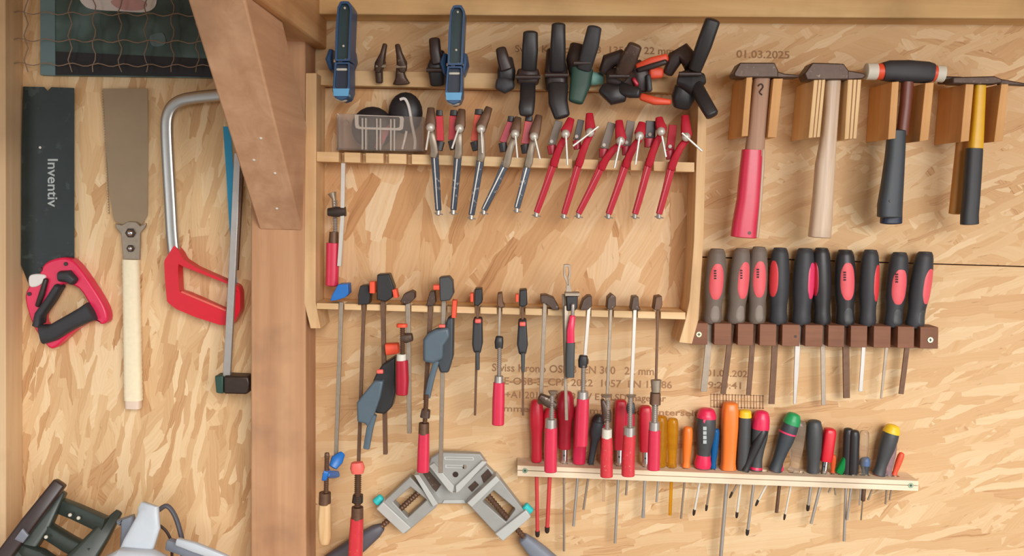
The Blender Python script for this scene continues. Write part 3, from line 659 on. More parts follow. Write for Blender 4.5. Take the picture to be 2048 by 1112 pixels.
for lab, x, y, w_, dd, hh in (('low round black cap sticking out of the clear box on the left', 745, 256, 84, .036, 1.0), ('tall round black cap behind the white cord in the clear box', 811, 226, 68, .036, 1.2)):
    bm = NB(); ball(bm, x, y, dd, w_, .42)
    z0 = P(x, y, dd).z
    for v in bm.verts: v.co.z = z0+(v.co.z-z0)*hh
    tag(obj('black_cap', bm, M['black']), lab, 'cap', G2)
bm = NB(); tube(bm, [(800, 199, .054), (810, 198, .055), (818, 215, .055), (824, 250, .055), (830, 280, .055), (829, 298, .055)], 6, 8, 4)
tag(obj('cord', bm, M['white']), 'white cord looped over the taller black cap in the clear box', 'cord')
bm = NB(); tube(bm, [(813, 262, .058), (809, 280, .058), (804, 298, .058)], 5, 8, 3)
tag(obj('cord_offcut', bm, M['white']), 'short piece of white cord inside the clear box', 'cord')
bm = NB(); prism(bm, [(762, 262), (782, 246), (776, 268), (762, 296), (748, 296)], .05, .006)
tag(obj('pink_wedge', bm, plain('dusty pink plastic', (190, 120, 124), .5)), 'dusty pink wedge lying inside the clear box', 'wedge')
# ------------------------------------------------------------------ screw clamps with tommy bars along the middle shelf
G3 = 'small screw clamps leaning on the middle shelf'
def mini(label, col, ball_, elbow, foot, top, plate, tommy, platecol, bolt=True):
    """metal bar, bent arm, ball head with a tommy bar, and a back plate"""
    bx, by = ball_; ex, ey = elbow; fx_, fy = foot; body = {'d': 'navymetal', 'r': 'redmetal'}[col]
    r = thing('screw_clamp', label, 'clamp', (fx_, fy, .09), G3)
    bm = NB(); limb(bm, [(ex, ey, .093, 15, 8), (lerp(ex, fx_, .5), lerp(ey, fy, .5), .093, 13.5, 8), (fx_, fy-6, .093, 12, 8)], 0); obj('bar', bm, M[body], r, .0006)
    bm = NB(); limb(bm, [(ex-1.5, ey+4, .0975, 2.5, 2), (fx_-2, fy-8, .0975, 2, 2)], 0); obj('bar_edge', bm, M['steel' if col == 'd' else 'cherry'], r)
    bm = NB(); limb(bm, [(fx_, fy-8, .09, 9, 9), (fx_-1, fy+2, .09, 9, 9), (fx_-1.5, fy+4, .09, 6, 6)], 2, 10); tube(bm, [(fx_-9, fy-1, .088), (fx_+9, fy+2, .088)], 3, 6); obj('end_bolt', bm, M['steel'], r)
    bm = NB(); limb(bm, [(bx, by+6, .1, 13, 12), (lerp(bx, ex, .4), lerp(by, ey, .4), .102, 14, 12), (lerp(bx, ex, .8), lerp(by, ey, .8), .1, 15, 12), (ex, ey+4, .096, 16, 12), (ex-3, ey+14, .096, 14, 10)], 3.5, 14, 2, 2); obj('arm', bm, M['dull' if col == 'd' else body], r)
    tx, ty = top
    bm = NB(); limb(bm, [(tx, ty, .095, 14, 12), (lerp(tx, bx, .4), lerp(ty, by, .4), .097, 18, 14), (bx+1, by-6, .1, 22, 14), (bx, by+6, .1, 16, 12)], 3.5, 14, 2, 2); obj('upper_jaw', bm, M['rust' if col == 'd' else body], r)
    px0, py0, px1, py1, pw = plate
    bm = NB(); limb(bm, [(px0, py0, .082, pw, 7), (px1, py1, .082, pw, 7)], 0); obj('back_plate', bm, M[platecol], r, .0006)
    bm = NB(); limb(bm, [(px0, py0-11, .084, pw-2, 10), (px0-.5, py0-1, .084, pw, 10)], 4, 12, 1, 1) if col == 'd' else ball(bm, px1, py1-7, .087, 8, .5); obj('plate_cap', bm, M['black' if col == 'd' else 'ivory'], r)
    bm = NB(); limb(bm, [(px1, py1+1, .083, pw+3, 14), (lerp(px1, ex, .35), py1+18, .083, pw+2, 14)], 4, 14, 1, 1); obj('foot_block', bm, M['black' if col == 'd' else 'cherry'], r)
    bm = NB(); ball(bm, bx, by, .112, 18); hd = obj('ball_head', bm, M['zinc'], r)
    bm = NB(); tube(bm, [(t[0], t[1], .118) for t in tommy], 4.5, 8); obj('tommy_bar', bm, M['zinc'], hd)
    return r
mini('dark screw clamp hanging beside the clear box, first of the row', 'd', (861, 255), (869, 300), (877, 427), (862, 217), (879, 232, 881, 282, 14), [(858, 262), (852, 300)], 'redplastic')
mini('dark screw clamp with slanting pin, second from the clear box', 'd', (919, 257), (917, 302), (907, 426), (924, 220), (908, 232, 905, 280, 16), [(917, 258), (904, 297)], 'redplastic')
mini('dark blue screw clamp under the second blue spring clamp, third from the clear box', 'd', (962, 258), (963, 308), (943, 436), (978, 216), (958, 230, 950, 282, 17), [(963, 262), (965, 306)], 'orangered')
mini('dark screw clamp leaning strongly, left one of the two under the tall black spring clamp', 'd', (1030, 268), (1014, 320), (968, 426), (1036, 236), (1022, 244, 1005, 285, 14), [(1031, 272), (1035, 316)], 'cherry')
mini('dark screw clamp with pink plate, last dark one before the red clamps', 'd', (1068, 273), (1058, 320), (1034, 422), (1078, 232), (1058, 243, 1050, 288, 16), [(1070, 276), (1080, 318)], 'redplastic')
mini('red screw clamp with grey plate, first red one after the dark clamps', 'r', (1131, 268), (1110, 318), (1073, 431), (1142, 238), (1118, 242, 1103, 290, 15), [(1132, 272), (1135, 330)], 'taupe_light')
mini('red screw clamp with its pin pointing up to the right, second red one', 'r', (1180, 265), (1160, 318), (1128, 434), (1179, 228), (1162, 240, 1153, 280, 13), [(1197, 253), (1146, 292)], 'blackred')
mini('red screw clamp with a grey plate leaning most strongly, third red one', 'r', (1241, 282), (1206, 325), (1157, 433), (1238, 242), (1224, 246, 1208, 297, 16), [(1242, 276), (1229, 336)], 'taupe_light')
mini('red screw clamp with grey plate, fourth red one, third from the right end', 'r', (1279, 272), (1254, 320), (1217, 434), (1284, 246), (1262, 242, 1253, 292, 16), [(1279, 272), (1271, 329)], 'taupe_light')
mini('red screw clamp with a dark plate, second from the right end of the shelf', 'r', (1322, 263), (1300, 318), (1270, 434), (1318, 236), (1302, 242, 1300, 276, 20), [(1324, 272), (1332, 314)], 'blackred')
mini('red screw clamp with pin pointing down right, last of the row beside the side board', 'r', (1372, 274), (1345, 325), (1318, 434), (1370, 232), (1346, 250, 1340, 300, 16), [(1364, 266), (1404, 302)], 'redmetal')
# ------------------------------------------------------------------ bar clamp standing inside the rack
r = thing('bar_clamp', 'bar clamp with pink handle hanging inside the rack on the left', 'clamp', (665, 572, .06))
bm = NB(); limb(bm, [(687, 326, .072, 8, 10), (685, 440, .07, 8, 10), (679, 532, .068, 8, 10)], 0); obj('bar', bm, M['zinc'], r, .0006)
bm = NB(); limb(bm, [(658, 424, .066, 16, 18), (672, 424, .068, 21, 20), (691, 423, .068, 19, 18)], 4, 14, 2, 1); obj('sliding_jaw', bm, M['darksteel'], r)
bm = NB(); thread(bm, 670, 400, 671, 470, .06, 11, 5); obj('screw', bm, M['steel'], r)
bm = NB(); limb(bm, [(664, 386, .06, 18, 14), (668, 398, .06, 8, 10), (669, 414, .06, 9, 10)], 2, 14, 1, 1); obj('pressure_plate', bm, M['dull'], r)
bm = NB(); limb(bm, [(668, 464, .06, 18, 18), (667, 486, .06, 20, 20)], 2, 16); obj('ferrule', bm, M['rust'], r)
bm = NB(); limb(bm, [(666, 486, .06, 26, 24), (664, 570, .06, 25, 24)], 2.6, 18, 1, 3); obj('handle', bm, M['red'], r)
# ------------------------------------------------------------------ clamps hanging in the lower shelf
G4 = 'bar clamps hanging from the lower shelf'
DB = .074
def head_block(bm, pts, d=.088, th=.035): return prism(bm, pts, d, th)
def fclamp(label, head, bar, jaw=None, th=None, col=None, hnd=None, headmat='cast', barmat='dull', jawmat='black', hmat='red', plate=None, dh=.118, colmat='steel', thmat='steel', lower=None):
    x0, y0, x1, y1, bw = bar
    r = thing('bar_clamp', label, 'clamp', (x1, y1, DB), G4)
    bm = NB(); prism(bm, head, .09, .0085); prism(bm, [(x, min(y, shelf_y(x)-.6)) for x, y in head], .0812, .03); obj('fixed_jaw', bm, M[headmat], r, .0012)
    bm = NB(); limb(bm, [(x0, y0, DB+.006, bw, bw*.9), (x1, y1, DB+.008, bw, bw*.9)], 0); obj('bar', bm, M[barmat], r, .0006)
    if jaw:
        bm = NB(); limb(bm, [(j[0], j[1], j[2] if len(j) > 4 else dh-.004, j[-2], j[-1]) for j in jaw], 3.6, 16, 2, 2); obj('sliding_jaw', bm, M[jawmat], r)
        # arm of the jaw that reaches back to the bar
        jx = sum(j[0] for j in jaw)/len(jaw); jy = sum(j[1] for j in jaw)/len(jaw)
        t = max(0, min(1, (jy-y0)/(y1-y0))); bm = NB(); limb(bm, [(jx, jy, dh, 14, 14), (lerp(jx, lerp(x0, x1, t), .7), jy, lerp(dh, DB, .6), 14, 14), (lerp(x0, x1, t), jy, DB, 15, 14)], 4, 12, 1, 1); obj('jaw_arm', bm, M[jawmat], r)
    if th:
        bm = NB(); thread(bm, th[0], th[1], th[2], th[3], dh, th[4], 4); obj('screw', bm, M[thmat], r)
    if plate:
        bm = NB(); limb(bm, [(p[0], p[1], dh, p[2], p[2]*.8) for p in plate], 2.4, 18, 1, 1); obj('pressure_plate', bm, M[plate[0][3]], r)
    if col:
        bm = NB(); limb(bm, [(col[0], col[1], dh, col[3], col[3]), (col[0]-.5, col[2], dh, col[3]+1, col[3]+1)], 2, 18, 0, 1); obj('ferrule', bm, M[colmat], r)
    if hnd:
        bm = NB(); limb(bm, [(h[0], h[1], dh, h[2], h[2]*.92) for h in hnd], 2.6, 20, 1, 3); obj('handle', bm, M[hmat], r)
    return r
fclamp('bar clamp with blue jaws and a bare chipped wooden handle, leftmost on the lower shelf',
    [(676, 569), (696, 568), (697, 588), (690, 595), (672, 601), (660, 602), (664, 590)], (683, 604, 672, 912, 8),
    [(648, 948, 26, 22), (656, 950, 24, 22)], (654, 910, 652, 990, 11), (650, 985, 1008, 24), [(650, 1006, 24), (649, 1040, 27), (650, 1074, 26), (650, 1086, 20)],
    'blue', 'dull', 'blue', 'chip_wood', [(654, 906, 9, 'rust'), (654, 914, 11, 'rust')], .118, 'rust', 'rust')
r4 = C.objects['bar_clamp.001']
bm = NB(); limb(bm, [(666, 934, .105, 18, 20), (674, 920, .1, 26, 22), (682, 910, .09, 14, 22)], 3.6, 14, 2, 2); obj('jaw_bracket', bm, M['blue'], r4)
r5 = fclamp('bar clamp with salmon pad and long worn red handle running out of the bottom edge',
    [(720, 572), (736, 570), (740, 590), (738, 608), (716, 610), (716, 590)], (728, 608, 716, 960, 7),
    [(716, 990, 20, 22), (715, 1004, 22, 22)], (716, 945, 715, 1030, 15), (715, 1014, 1038, 24), [(714, 1036, 26), (712, 1080, 29), (710, 1130, 30)],
    'black', 'rust', 'darksteel', 'redworn', [(714, 925, 24, 'salmon'), (715, 936, 30, 'salmon'), (715, 946, 24, 'salmon')], .118, 'rust', 'rust')
fclamp('bar clamp with dark red handle and round orange pad, between the two big grip clamps',
    [(800, 604), (808, 588), (822, 582), (829, 586), (829, 598), (820, 606), (812, 609)], (816, 600, 819, 866, 9),
    [(803, 676, 16, 20), (812, 676, 20, 22), (824, 674, 16, 20)], (805, 655, 805, 712, 11), (803, 708, 722, 19), [(804, 721, 24), (805, 760, 26), (804, 788, 24)],
    'cast', 'dull', 'cast', 'cherry', [(804, 648, 22, 'orangered'), (804, 654, 22, 'orangered')], .13, 'ivory', 'rust')
fclamp('bar clamp with brown sleeve and pink red handle, left of the grey corner clamp centre',
    [(852, 612), (860, 583), (869, 582), (871, 606), (864, 612)], (862, 606, 851, 800, 9),
    [(852, 820, 18, 18), (850, 834, 20, 20)], (853, 790, 849, 858, 11), (848, 846, 868, 21), [(848, 866, 22), (847, 900, 24), (846, 942, 25)],
    'cast', 'rust', 'cast', 'red', None, .118, 'rust', 'rust')
fclamp('bar clamp with silver ferrule and red handle, between the two small black grip clamps',
    [(994, 612), (995, 588), (1004, 586), (1006, 606), (1010, 613), (1002, 616)], (1000, 610, 998, 678, 5),
    [(999, 674, 15, 16), (998, 684, 18, 18), (998, 696, 16, 16)], (999, 695, 998, 756, 10), (998, 752, 766, 18), [(998, 765, 23), (997, 800, 25), (996, 848, 25)],
    'rust', 'dull', 'black', 'red')
fclamp('bar clamp with tilted dark jaw in front of the red insulated screwdrivers',
    [(1081, 591), (1092, 590), (1108, 596), (1117, 612), (1119, 620), (1106, 620), (1090, 606), (1082, 606)], (1090, 604, 1082, 792, 8),
    [(1080, 792, 13, 18), (1094, 802, 22, 20), (1110, 812, 16, 18)], (1104, 790, 1103, 845, 12), (1102, 838, 856, 23), [(1102, 855, 26), (1101, 900, 27), (1101, 942, 26)],
    'cast', 'dull', 'cast', 'red', [(1106, 782, 20, 'dull'), (1106, 788, 14, 'dull')])
fclamp('bar clamp with black jaw, long bright thread and red handle, right of the trigger clamp',
    [(1160, 620), (1166, 600), (1176, 592), (1184, 592), (1184, 612), (1176, 620)], (1178, 612, 1170, 712, 7),
    [(1167, 712, 17, 18), (1166, 722, 20, 20), (1165, 734, 17, 18)], (1167, 730, 1166, 790, 11), (1166, 783, 798, 22), [(1166, 797, 25), (1164, 845, 26), (1162, 890, 26)],
    'cast', 'zinc', 'black', 'red')
fclamp('bar clamp with brown forked jaw and two tone worn red handle over the screwdriver strip',
    [(1214, 618), (1216, 596), (1224, 588), (1232, 594), (1232, 612), (1224, 620)], (1222, 612, 1214, 800, 6),
    [(1205, 800, 8, 16), (1213, 826, 20, 20), (1214, 842, 17, 18)], (1216, 800, 1214, 866, 11), (1214, 858, 876, 20), [(1214, 875, 22), (1214, 900, 24), (1213, 912, 25), (1213, 952, 26)],
    'cast', 'dull', 'cast', 'redworn', [(1213, 790, 24, 'dull'), (1213, 794, 18, 'dull')], .118, 'ivory')
fclamp('bar clamp with short black jaw and scuffed red handle, second from right on the shelf',
    [(1262, 620), (1266, 594), (1277, 593), (1278, 612), (1282, 620)], (1270, 612, 1262, 800, 7),
    [(1262, 806, 14, 16), (1261, 816, 18, 18), (1261, 826, 14, 16)], (1261, 792, 1260, 860, 12), (1259, 854, 871, 24), [(1259, 869, 25), (1257, 910, 26), (1256, 950, 27)],
    'cast', 'zinc', 'slate_dark', 'redworn', [(1262, 790, 22, 'dull'), (1262, 795, 14, 'dull')])
fclamp('bar clamp with coiled spring above its red handle, rightmost on the lower shelf',
    [(1308, 620), (1312, 594), (1324, 592), (1325, 610), (1320, 621)], (1316, 612, 1312, 764, 5),
    [(1311, 786, 20, 20), (1310, 808, 22, 22)], (1310, 806, 1309, 848, 15), (1309, 844, 861, 21), [(1309, 860, 24), (1308, 900, 25), (1307, 938, 26)],
    'rust', 'rust', 'rust', 'red', [(1312, 760, 22, 'dull'), (1312, 784, 18, 'dull')])
# one-hand grip clamps
def gripclamp(label, head, hm, pads, bar, body, body2, trig, button, G_=G4):
    r = thing('grip_clamp', label, 'clamp', (bar[2], bar[3], DB), G4)
    bm = NB(); limb(bm, [(bar[0], bar[1], .083, bar[4], 9), (bar[2], bar[3], .083, bar[4]-.5, 9)], 0); obj('bar', bm, M[bar[5]], r, .0006)
    bm = NB(); prism(bm, head, .104, .0225); prism(bm, [(x, min(y, shelf_y(x)-.6)) for x, y in head], .0812, .03); obj('fixed_jaw', bm, M[hm], r, .002)
    for p in pads: L_('jaw_pad', [(p[0], p[1], .097, p[4], 26), (p[2], p[3], .097, p[4], 26)], 'orangered', r, 5, 14, 1, 1)
    bm = NB(); prism(bm, body[0], .1, .034); obj('body', bm, M[body[1]], r, .0035, 35, 3)
    if body2: bm = NB(); prism(bm, body2[0], .114, .027); obj('grip', bm, M[body2[1]], r, .005, 35, 3)
    if trig: L_('trigger', [(t[0], t[1], .106, t[2], 14) for t in trig[0]], trig[1], r, 4, 14, 2, 2)
    if button: bm = NB(); limb(bm, [(button[0]-button[2]/2, button[1], .108, button[3], 10), (button[0]+button[2]/2, button[1], .108, button[3], 10)], 3, 14, 2, 2); obj('release_button', bm, M['salmon'], r)
    return r
gripclamp('large grip clamp with black head and slate blue grip, lower one of the big pair',
    [(754, 549), (778, 548), (788, 576), (784, 596), (772, 604), (753, 600)], 'black', [(746, 563, 746, 585, 12), (790, 578, 793, 594, 10)],
    (766, 600, 771, 908, 9, 'rust'), ([(746, 762), (752, 748), (764, 730), (790, 714), (791, 784), (784, 814), (770, 829), (750, 827)], 'black'),
    ([(713, 806), (720, 797), (748, 762), (767, 762), (760, 796), (748, 830), (735, 856), (730, 848), (714, 845)], 'slate'),
    ([(748, 830, 12), (740, 856, 14), (733, 896, 13)], 'slate'), (760, 743, 10, 9))
g1 = C.objects['grip_clamp']
L_('moving_pad', [(773, 698, .09, 24, 26), (797, 696, .09, 22, 26)], 'orangered', g1, 4, 14, 2, 2)
gripclamp('large grip clamp with slate grey head and grip, upper one of the big pair',
    [(878, 555), (898, 553), (905, 562), (907, 588), (900, 601), (880, 603)], 'charcoal', [(868, 574, 879, 574, 11), (910, 600, 908, 634, 10)],
    (888, 600, 881, 945, 9, 'dull'), ([(894, 638), (907, 632), (906, 715), (897, 746), (880, 746), (872, 720), (884, 672)], 'slate_dark'),
    ([(846, 680), (855, 668), (870, 660), (898, 655), (900, 674), (887, 692), (886, 718), (868, 728), (846, 725)], 'slate'),
    ([(873, 722, 12), (862, 760, 13), (855, 794, 12)], 'slate'), (884, 652, 10, 7))
gripclamp('small black grip clamp with orange button, left of the red handled bar clamp',
    [(949, 578), (964, 577), (965, 604), (958, 612), (948, 612)], 'black', [(944, 586, 944, 602, 7)],
    (956, 606, 950, 830, 5, 'rust'), ([(946, 638), (964, 638), (965, 690), (961, 708), (947, 706), (944, 690)], 'rubber'), None,
    ([(955, 704, 9), (956, 738, 7)], 'charcoal'), (956, 642, 9, 9))
gripclamp('small black grip clamp with orange button, right of the red handled bar clamp',
    [(1039, 580), (1054, 579), (1055, 610), (1048, 614), (1038, 613)], 'black', [(1034, 588, 1034, 602, 7)],
    (1045, 610, 1046, 830, 5, 'rust'), ([(1037, 642), (1053, 640), (1056, 690), (1052, 710), (1038, 710), (1034, 690)], 'rubber'), None,
    ([(1046, 706, 9), (1046, 742, 7)], 'charcoal'), (1045, 648, 9, 9))
# trigger clamp
r = thing('trigger_clamp', 'upright trigger clamp with red lever and black grip rising above the lower shelf', 'clamp', (1132, 842, .1), G4)
bm = NB(); limb(bm, [(1127, 588, .098, 6, 8), (1130, 720, .098, 6, 8), (1133, 840, .1, 7, 8)], 0); obj('bar', bm, M['dull'], r, .0006)
bm = NB(); frame_prism(bm, [(1128, 529), (1141, 529), (1142, 548), (1139, 562), (1144, 586), (1132, 588), (1133, 566), (1127, 552)], [(1131, 534), (1137, 534), (1138, 546), (1136, 554), (1137, 570), (1135, 572), (1135, 558), (1131, 548)], .112, .01, 40); obj('top_hook', bm, M['dull'], r, .0008)
bm = NB(); limb(bm, [(1130, 588, .112, 10, 22), (1158, 588, .112, 10, 22)], 4, 12, 1, 1); obj('collar', bm, M['dull'], r)
bm = NB(); prism(bm, [(1132, 592), (1156, 592), (1155, 616), (1150, 622), (1134, 622)], .122, .03); obj('head', bm, M['black'], r, .002)
L_('pin', [(1146, 610, .128, 8, 8), (1145, 630, .126, 8, 8)], 'steel', r, 2)
L_('lever', [(1145, 632, .126, 12, 14), (1141, 660, .126, 15, 16), (1141, 684, .124, 16, 16)], 'pink', r, 4, 14, 2, 1)
L_('grip', [(1141, 685, .122, 18, 16), (1140, 720, .122, 18, 18), (1140, 754, .122, 17, 16)], 'charcoal', r, 5, 16, 1, 1)
L_('spine', [(1133, 612, .112, 8, 12), (1133, 754, .112, 8, 12)], 'dull', r, 0)
# ------------------------------------------------------------------ grey corner clamp
r = thing('corner_clamp', 'grey cast corner clamp with two angled screw arms hung at the bottom centre', 'clamp', (908, 1010, .0))
bm = NB(); prism(bm, [(862, 916), (880, 905), (960, 908), (974, 928), (914, 984), (902, 984), (856, 934)], .042, .016); bd = obj('corner_block', bm, M['castgrey'], r, .002)
for q in ([(858, 932), (868, 926), (908, 972), (905, 987), (897, 982)], [(974, 924), (964, 922), (911, 972), (912, 987), (920, 982)]):
    bm = NB(); prism(bm, q, .05, .012); obj('fence', bm, M['castlight'], bd, .001)
bm = NB(); disc(bm, 911, 949, .0425, 12, .004); obj('mounting_hole', bm, M['darksteel'], bd)
for y, a, c in ((917, 888, 948), (933, 890, 928)):
    bm = NB(); frame_prism(bm, [(a, y-4), (c, y-3), (c, y+4), (a, y+3)], [(a+3, y-2), (c-3, y-1), (c-3, y+2), (a+3, y+1)], .0432, .003, 32); obj('raised_slot', bm, M['castlight'], bd)
bm = NB(); disc(bm, 929, 934, .0432, 9, .003); obj('raised_dot', bm, M['dull'], bd)
bm = NB(); prism(bm, [(838, 960), (862, 936), (906, 984), (912, 984), (972, 930), (994, 952), (942, 1008), (876, 1008)], .018, .017); obj('base', bm, M['castgrey'], r, .002)
bm = NB(); prism(bm, [(888, 1000), (928, 1000), (932, 1007), (884, 1007)], .021, .006); obj('base_label', bm, M['castlight'], r, .0006)
for q in ([(842, 950), (858, 942), (882, 970), (872, 984)], [(962, 952), (976, 938), (984, 950), (968, 968)], [(936, 975), (950, 962), (958, 970), (944, 984)]):
    bm = NB(); prism(bm, q, .0195, .003); obj('rusty_channel', bm, M['cast'], r)
def arm(o, i, jaw, end, knob, s0, s1, h, hm):
    bm = NB(); frame_prism(bm, o, i, .036, .022, 72); a = obj('arm_frame', bm, M['castgrey'], r, .0015)
    bm = NB(); prism(bm, jaw, .047, .03); obj('jaw_plate', bm, M['castlight'], r, .001)
    bm = NB(); prism(bm, end, .045, .03); obj('end_plate', bm, M['castlight'], r, .0015)
    bm = NB(); limb(bm, [(*knob[0], .03, 17, 17), (*knob[1], .03, 14, 14)], 2.5, 14, 3, 3); obj('knob', bm, M['teal'], r)
    bm = NB(); thread(bm, *s0, *s1, .03, 13, 6); obj('screw', bm, M['rust'], r)
    bm = NB(); limb(bm, h, 3, 18, 2, 3); obj('handle', bm, M[hm], r)
arm([(996, 954), (1058, 1034), (1004, 1081), (934, 1006)], [(987, 981), (1031, 1018), (1012, 1044), (965, 1003)], [(992, 952), (1000, 961), (944, 1015), (934, 1006)], [(1052, 1020), (1062, 1034), (1006, 1083), (990, 1068)], ((1050, 1012), (1062, 1022)), (975, 990), (1058, 1086), [(1046, 1076, .03, 22, 22), (1062, 1091, .024, 32, 30), (1080, 1108, .022, 38, 34), (1130, 1154, .022, 42, 36)], 'handlegrey')
arm([(820, 954), (875, 1012), (810, 1068), (756, 1014)], [(821, 974), (854, 1000), (815, 1036), (786, 1004)], [(828, 950), (838, 950), (876, 1008), (866, 1014)], [(752, 1018), (766, 1004), (822, 1056), (806, 1069)], ((752, 1004), (762, 994)), (838, 984), (762, 1054), [(764, 1054, .03, 16, 16), (752, 1062, .03, 28, 26), (722, 1084, .03, 38, 32), (660, 1130, .03, 44, 36)], 'handledark')
# ------------------------------------------------------------------ hammers in their holders
GB = 'wooden hammer holder blocks'
def block(label, q, mat, ply=False):
    bm = NB(); prism(bm, q, .095, .0945); o = obj('holder_block', bm, M[mat], None, .0008); tag(o, label, 'holder', GB)
    if ply:
        for t in (.36, .66):
            bm = NB(); a, b_, c, d_ = q; f = lambda p, s, u: (lerp(p[0], s[0], u), lerp(p[1], s[1], u))
            prism(bm, [f(a, b_, t), f(a, b_, t+.07), f(d_, c, t+.07), f(d_, c, t)], .0955, .0945); obj('ply_line', bm, M['plyline'], o)
block('solid wood holder block left of the red hammer', [(1493, 155), (1505, 154), (1496, 272), (1483, 273)], 'block')
block('solid wood holder block right of the red hammer', [(1547, 157), (1566, 157), (1553, 275), (1535, 275)], 'block')
block('plywood holder block left of the bare wooden hammer', [(1628, 160), (1651, 159), (1640, 274), (1617, 276)], 'ply', True)
block('plywood holder block right of the bare wooden hammer', [(1696, 159), (1723, 159), (1713, 277), (1689, 279)], 'ply', True)
block('holder block left of the red and white faced mallet handle', [(1784, 164), (1798, 163), (1791, 277), (1776, 279)], 'block')
block('holder block right of the red and white faced mallet handle', [(1851, 166), (1868, 165), (1857, 280), (1839, 283)], 'block')
block('holder block left of the yellow hammer handle', [(1932, 167), (1948, 166), (1938, 282), (1921, 284)], 'block')
block('holder block at the far right, right of the yellow hammer handle', [(2003, 168), (2017, 168), (2006, 282), (1988, 284)], 'block')
D = .078
def hammer(label, head, hdepth, hm, handle, hmat, grip=None, gmat=None, d=D, n=3):
    r = thing('hammer', label, 'hammer', (handle[-1][0], handle[-1][1], d))
    bm = NB()
    for q, th in head: prism(bm, q, d+th/2, th)
    obj('head', bm, M[hm], r, .002)
    bm = NB(); limb(bm, [(x, y, d, w_, h_) for x, y, w_, h_ in handle], n, 20, 1, 2); obj('handle', bm, M[hmat], r)
    if grip: bm = NB(); limb(bm, [(x, y, d, w_, h_) for x, y, w_, h_ in grip], n, 20, 1, 2); obj('grip', bm, M[gmat], r)
    return r
h1 = hammer('hammer with red dipped wooden handle, first from the left', [([(1468, 146), (1480, 125), (1550, 125), (1557, 141), (1557, 155), (1482, 155), (1469, 153)], .036), ([(1548, 140), (1570, 147), (1601, 150), (1598, 155), (1548, 156)], .026)], .03, 'cast',
    [(1524, 150, 32, 24), (1517, 220, 34, 24), (1512, 275, 36, 26), (1508, 310, 38, 28), (1506, 330, 39, 28)], 'handle_wood',
    [(1505, 300, 41, 30), (1502, 340, 44, 32), (1497, 400, 46, 33), (1490, 445, 49, 34), (1487, 474, 51, 34)], 'red')
bm = NB(); limb(bm, [(1524, 302, D, 9, 26), (1521, 350, D, 9, 30), (1516, 420, D, 9, 31), (1511, 474, D, 9, 31)], 3, 12, 6, 1); obj('edge_highlight', bm, M['pale_wood'], h1)  # pale strip modelled as the bright highlight along the handle's right side
bm = NB(); tube(bm, [(1516, 172, D+.0108), (1522, 168, D+.0108), (1526, 174, D+.0108), (1519, 184, D+.0108), (1524, 190, D+.0108)], 3, 6, 3); obj('branded_mark', bm, M['cast'], h1)
bm = NB(); disc(bm, 1499, 466, D+.0148, 7, .003); obj('lanyard_hole', bm, M['cast'], h1)
hammer('hammer with bare worn wooden handle between plywood blocks', [([(1609, 147), (1625, 125), (1688, 127), (1698, 141), (1698, 159), (1614, 160)], .036), ([(1690, 139), (1728, 146), (1733, 151), (1726, 158), (1690, 160)], .026)], .03, 'cast',
    [(1666, 150, 30, 24), (1662, 220, 28, 24), (1657, 275, 30, 26), (1650, 330, 38, 28), (1646, 390, 39, 30), (1642, 440, 42, 32), (1639, 474, 44, 32)], 'pale_wood')
r = thing('mallet', 'soft faced mallet with black head, red rings and white faces', 'mallet', (1780, 440, D))
bm = NB(); limb(bm, [(1764, 143, D, 34, 34), (1776, 142, D, 40, 40), (1814, 143, D, 43, 44), (1852, 145, D, 41, 40), (1863, 146, D, 36, 36)], 3, 24); obj('head', bm, M['rubber'], r)
for q in (((1751, 143), (1765, 143)), ((1862, 146), (1871, 147))):
    bm = NB(); limb(bm, [(*q[0], D, 30, 30), (*q[1], D, 32, 32)], 2, 24); obj('red_ring', bm, M['orangered'], r)
for q in (((1732, 143), (1752, 143)), ((1870, 147), (1886, 148))):
    bm = NB(); limb(bm, [(*q[0], D, 32, 32), (*q[1], D, 33, 33)], 2.2, 24, 2, 2); obj('face', bm, M['ivory'], r)
bm = NB(); limb(bm, [(1815, 160, D, 22, 22), (1811, 210, D, 21, 22), (1804, 270, D, 22, 22)], 2.6, 18); obj('handle', bm, plain('red brown handle', (120, 66, 52), .4), r)
bm = NB(); limb(bm, [(1793, 262, D+.004, 33, 28), (1790, 310, D+.004, 36, 30), (1784, 370, D+.004, 41, 32), (1779, 410, D+.004, 45, 34), (1778, 433, D+.004, 44, 34)], 3, 20, 3, 3); g = obj('grip', bm, M['slate_dark'], r)
bm = NB(); limb(bm, [(1803, 268, D-.012, 14, 14), (1800, 280, D-.012, 20, 20), (1792, 340, D-.012, 30, 26), (1783, 420, D-.014, 40, 28), (1782, 446, D-.014, 41, 28)], 3, 20, 2, 3); obj('grip_back', bm, M['navy'], r)
bm = NB(); disc(bm, 1781, 402, D+.0195, 5, .003); obj('lanyard_hole', bm, M['black'], g)
hammer('hammer with yellow handle and black rubber grip, last on the right', [([(1906, 154), (1990, 152), (2005, 158), (2005, 166), (1980, 169), (1906, 167)], .03), ([(2000, 157), (2056, 167), (2056, 172), (2000, 169)], .012)], .03, 'cast',
    [(1960, 160, 21, 20), (1956, 230, 23, 20), (1951, 298, 27, 22), (1950, 310, 26, 22)], 'mustard',
    [(1949, 297, 30, 24), (1946, 340, 31, 25), (1942, 400, 31, 26), (1939, 430, 32, 26), (1939, 448, 33, 26)], 'rubber', .084)
hammer('hammer with ochre wooden handle hanging behind the yellow handled one', [([(1886, 152), (1926, 153), (1926, 167), (1886, 166)], .022)], .02, 'darksteel',
    [(1934, 160, 18, 16), (1928, 230, 20, 16), (1924, 290, 22, 18), (1917, 360, 23, 18), (1911, 427, 25, 18)], 'ochre_wood', None, None, .05)
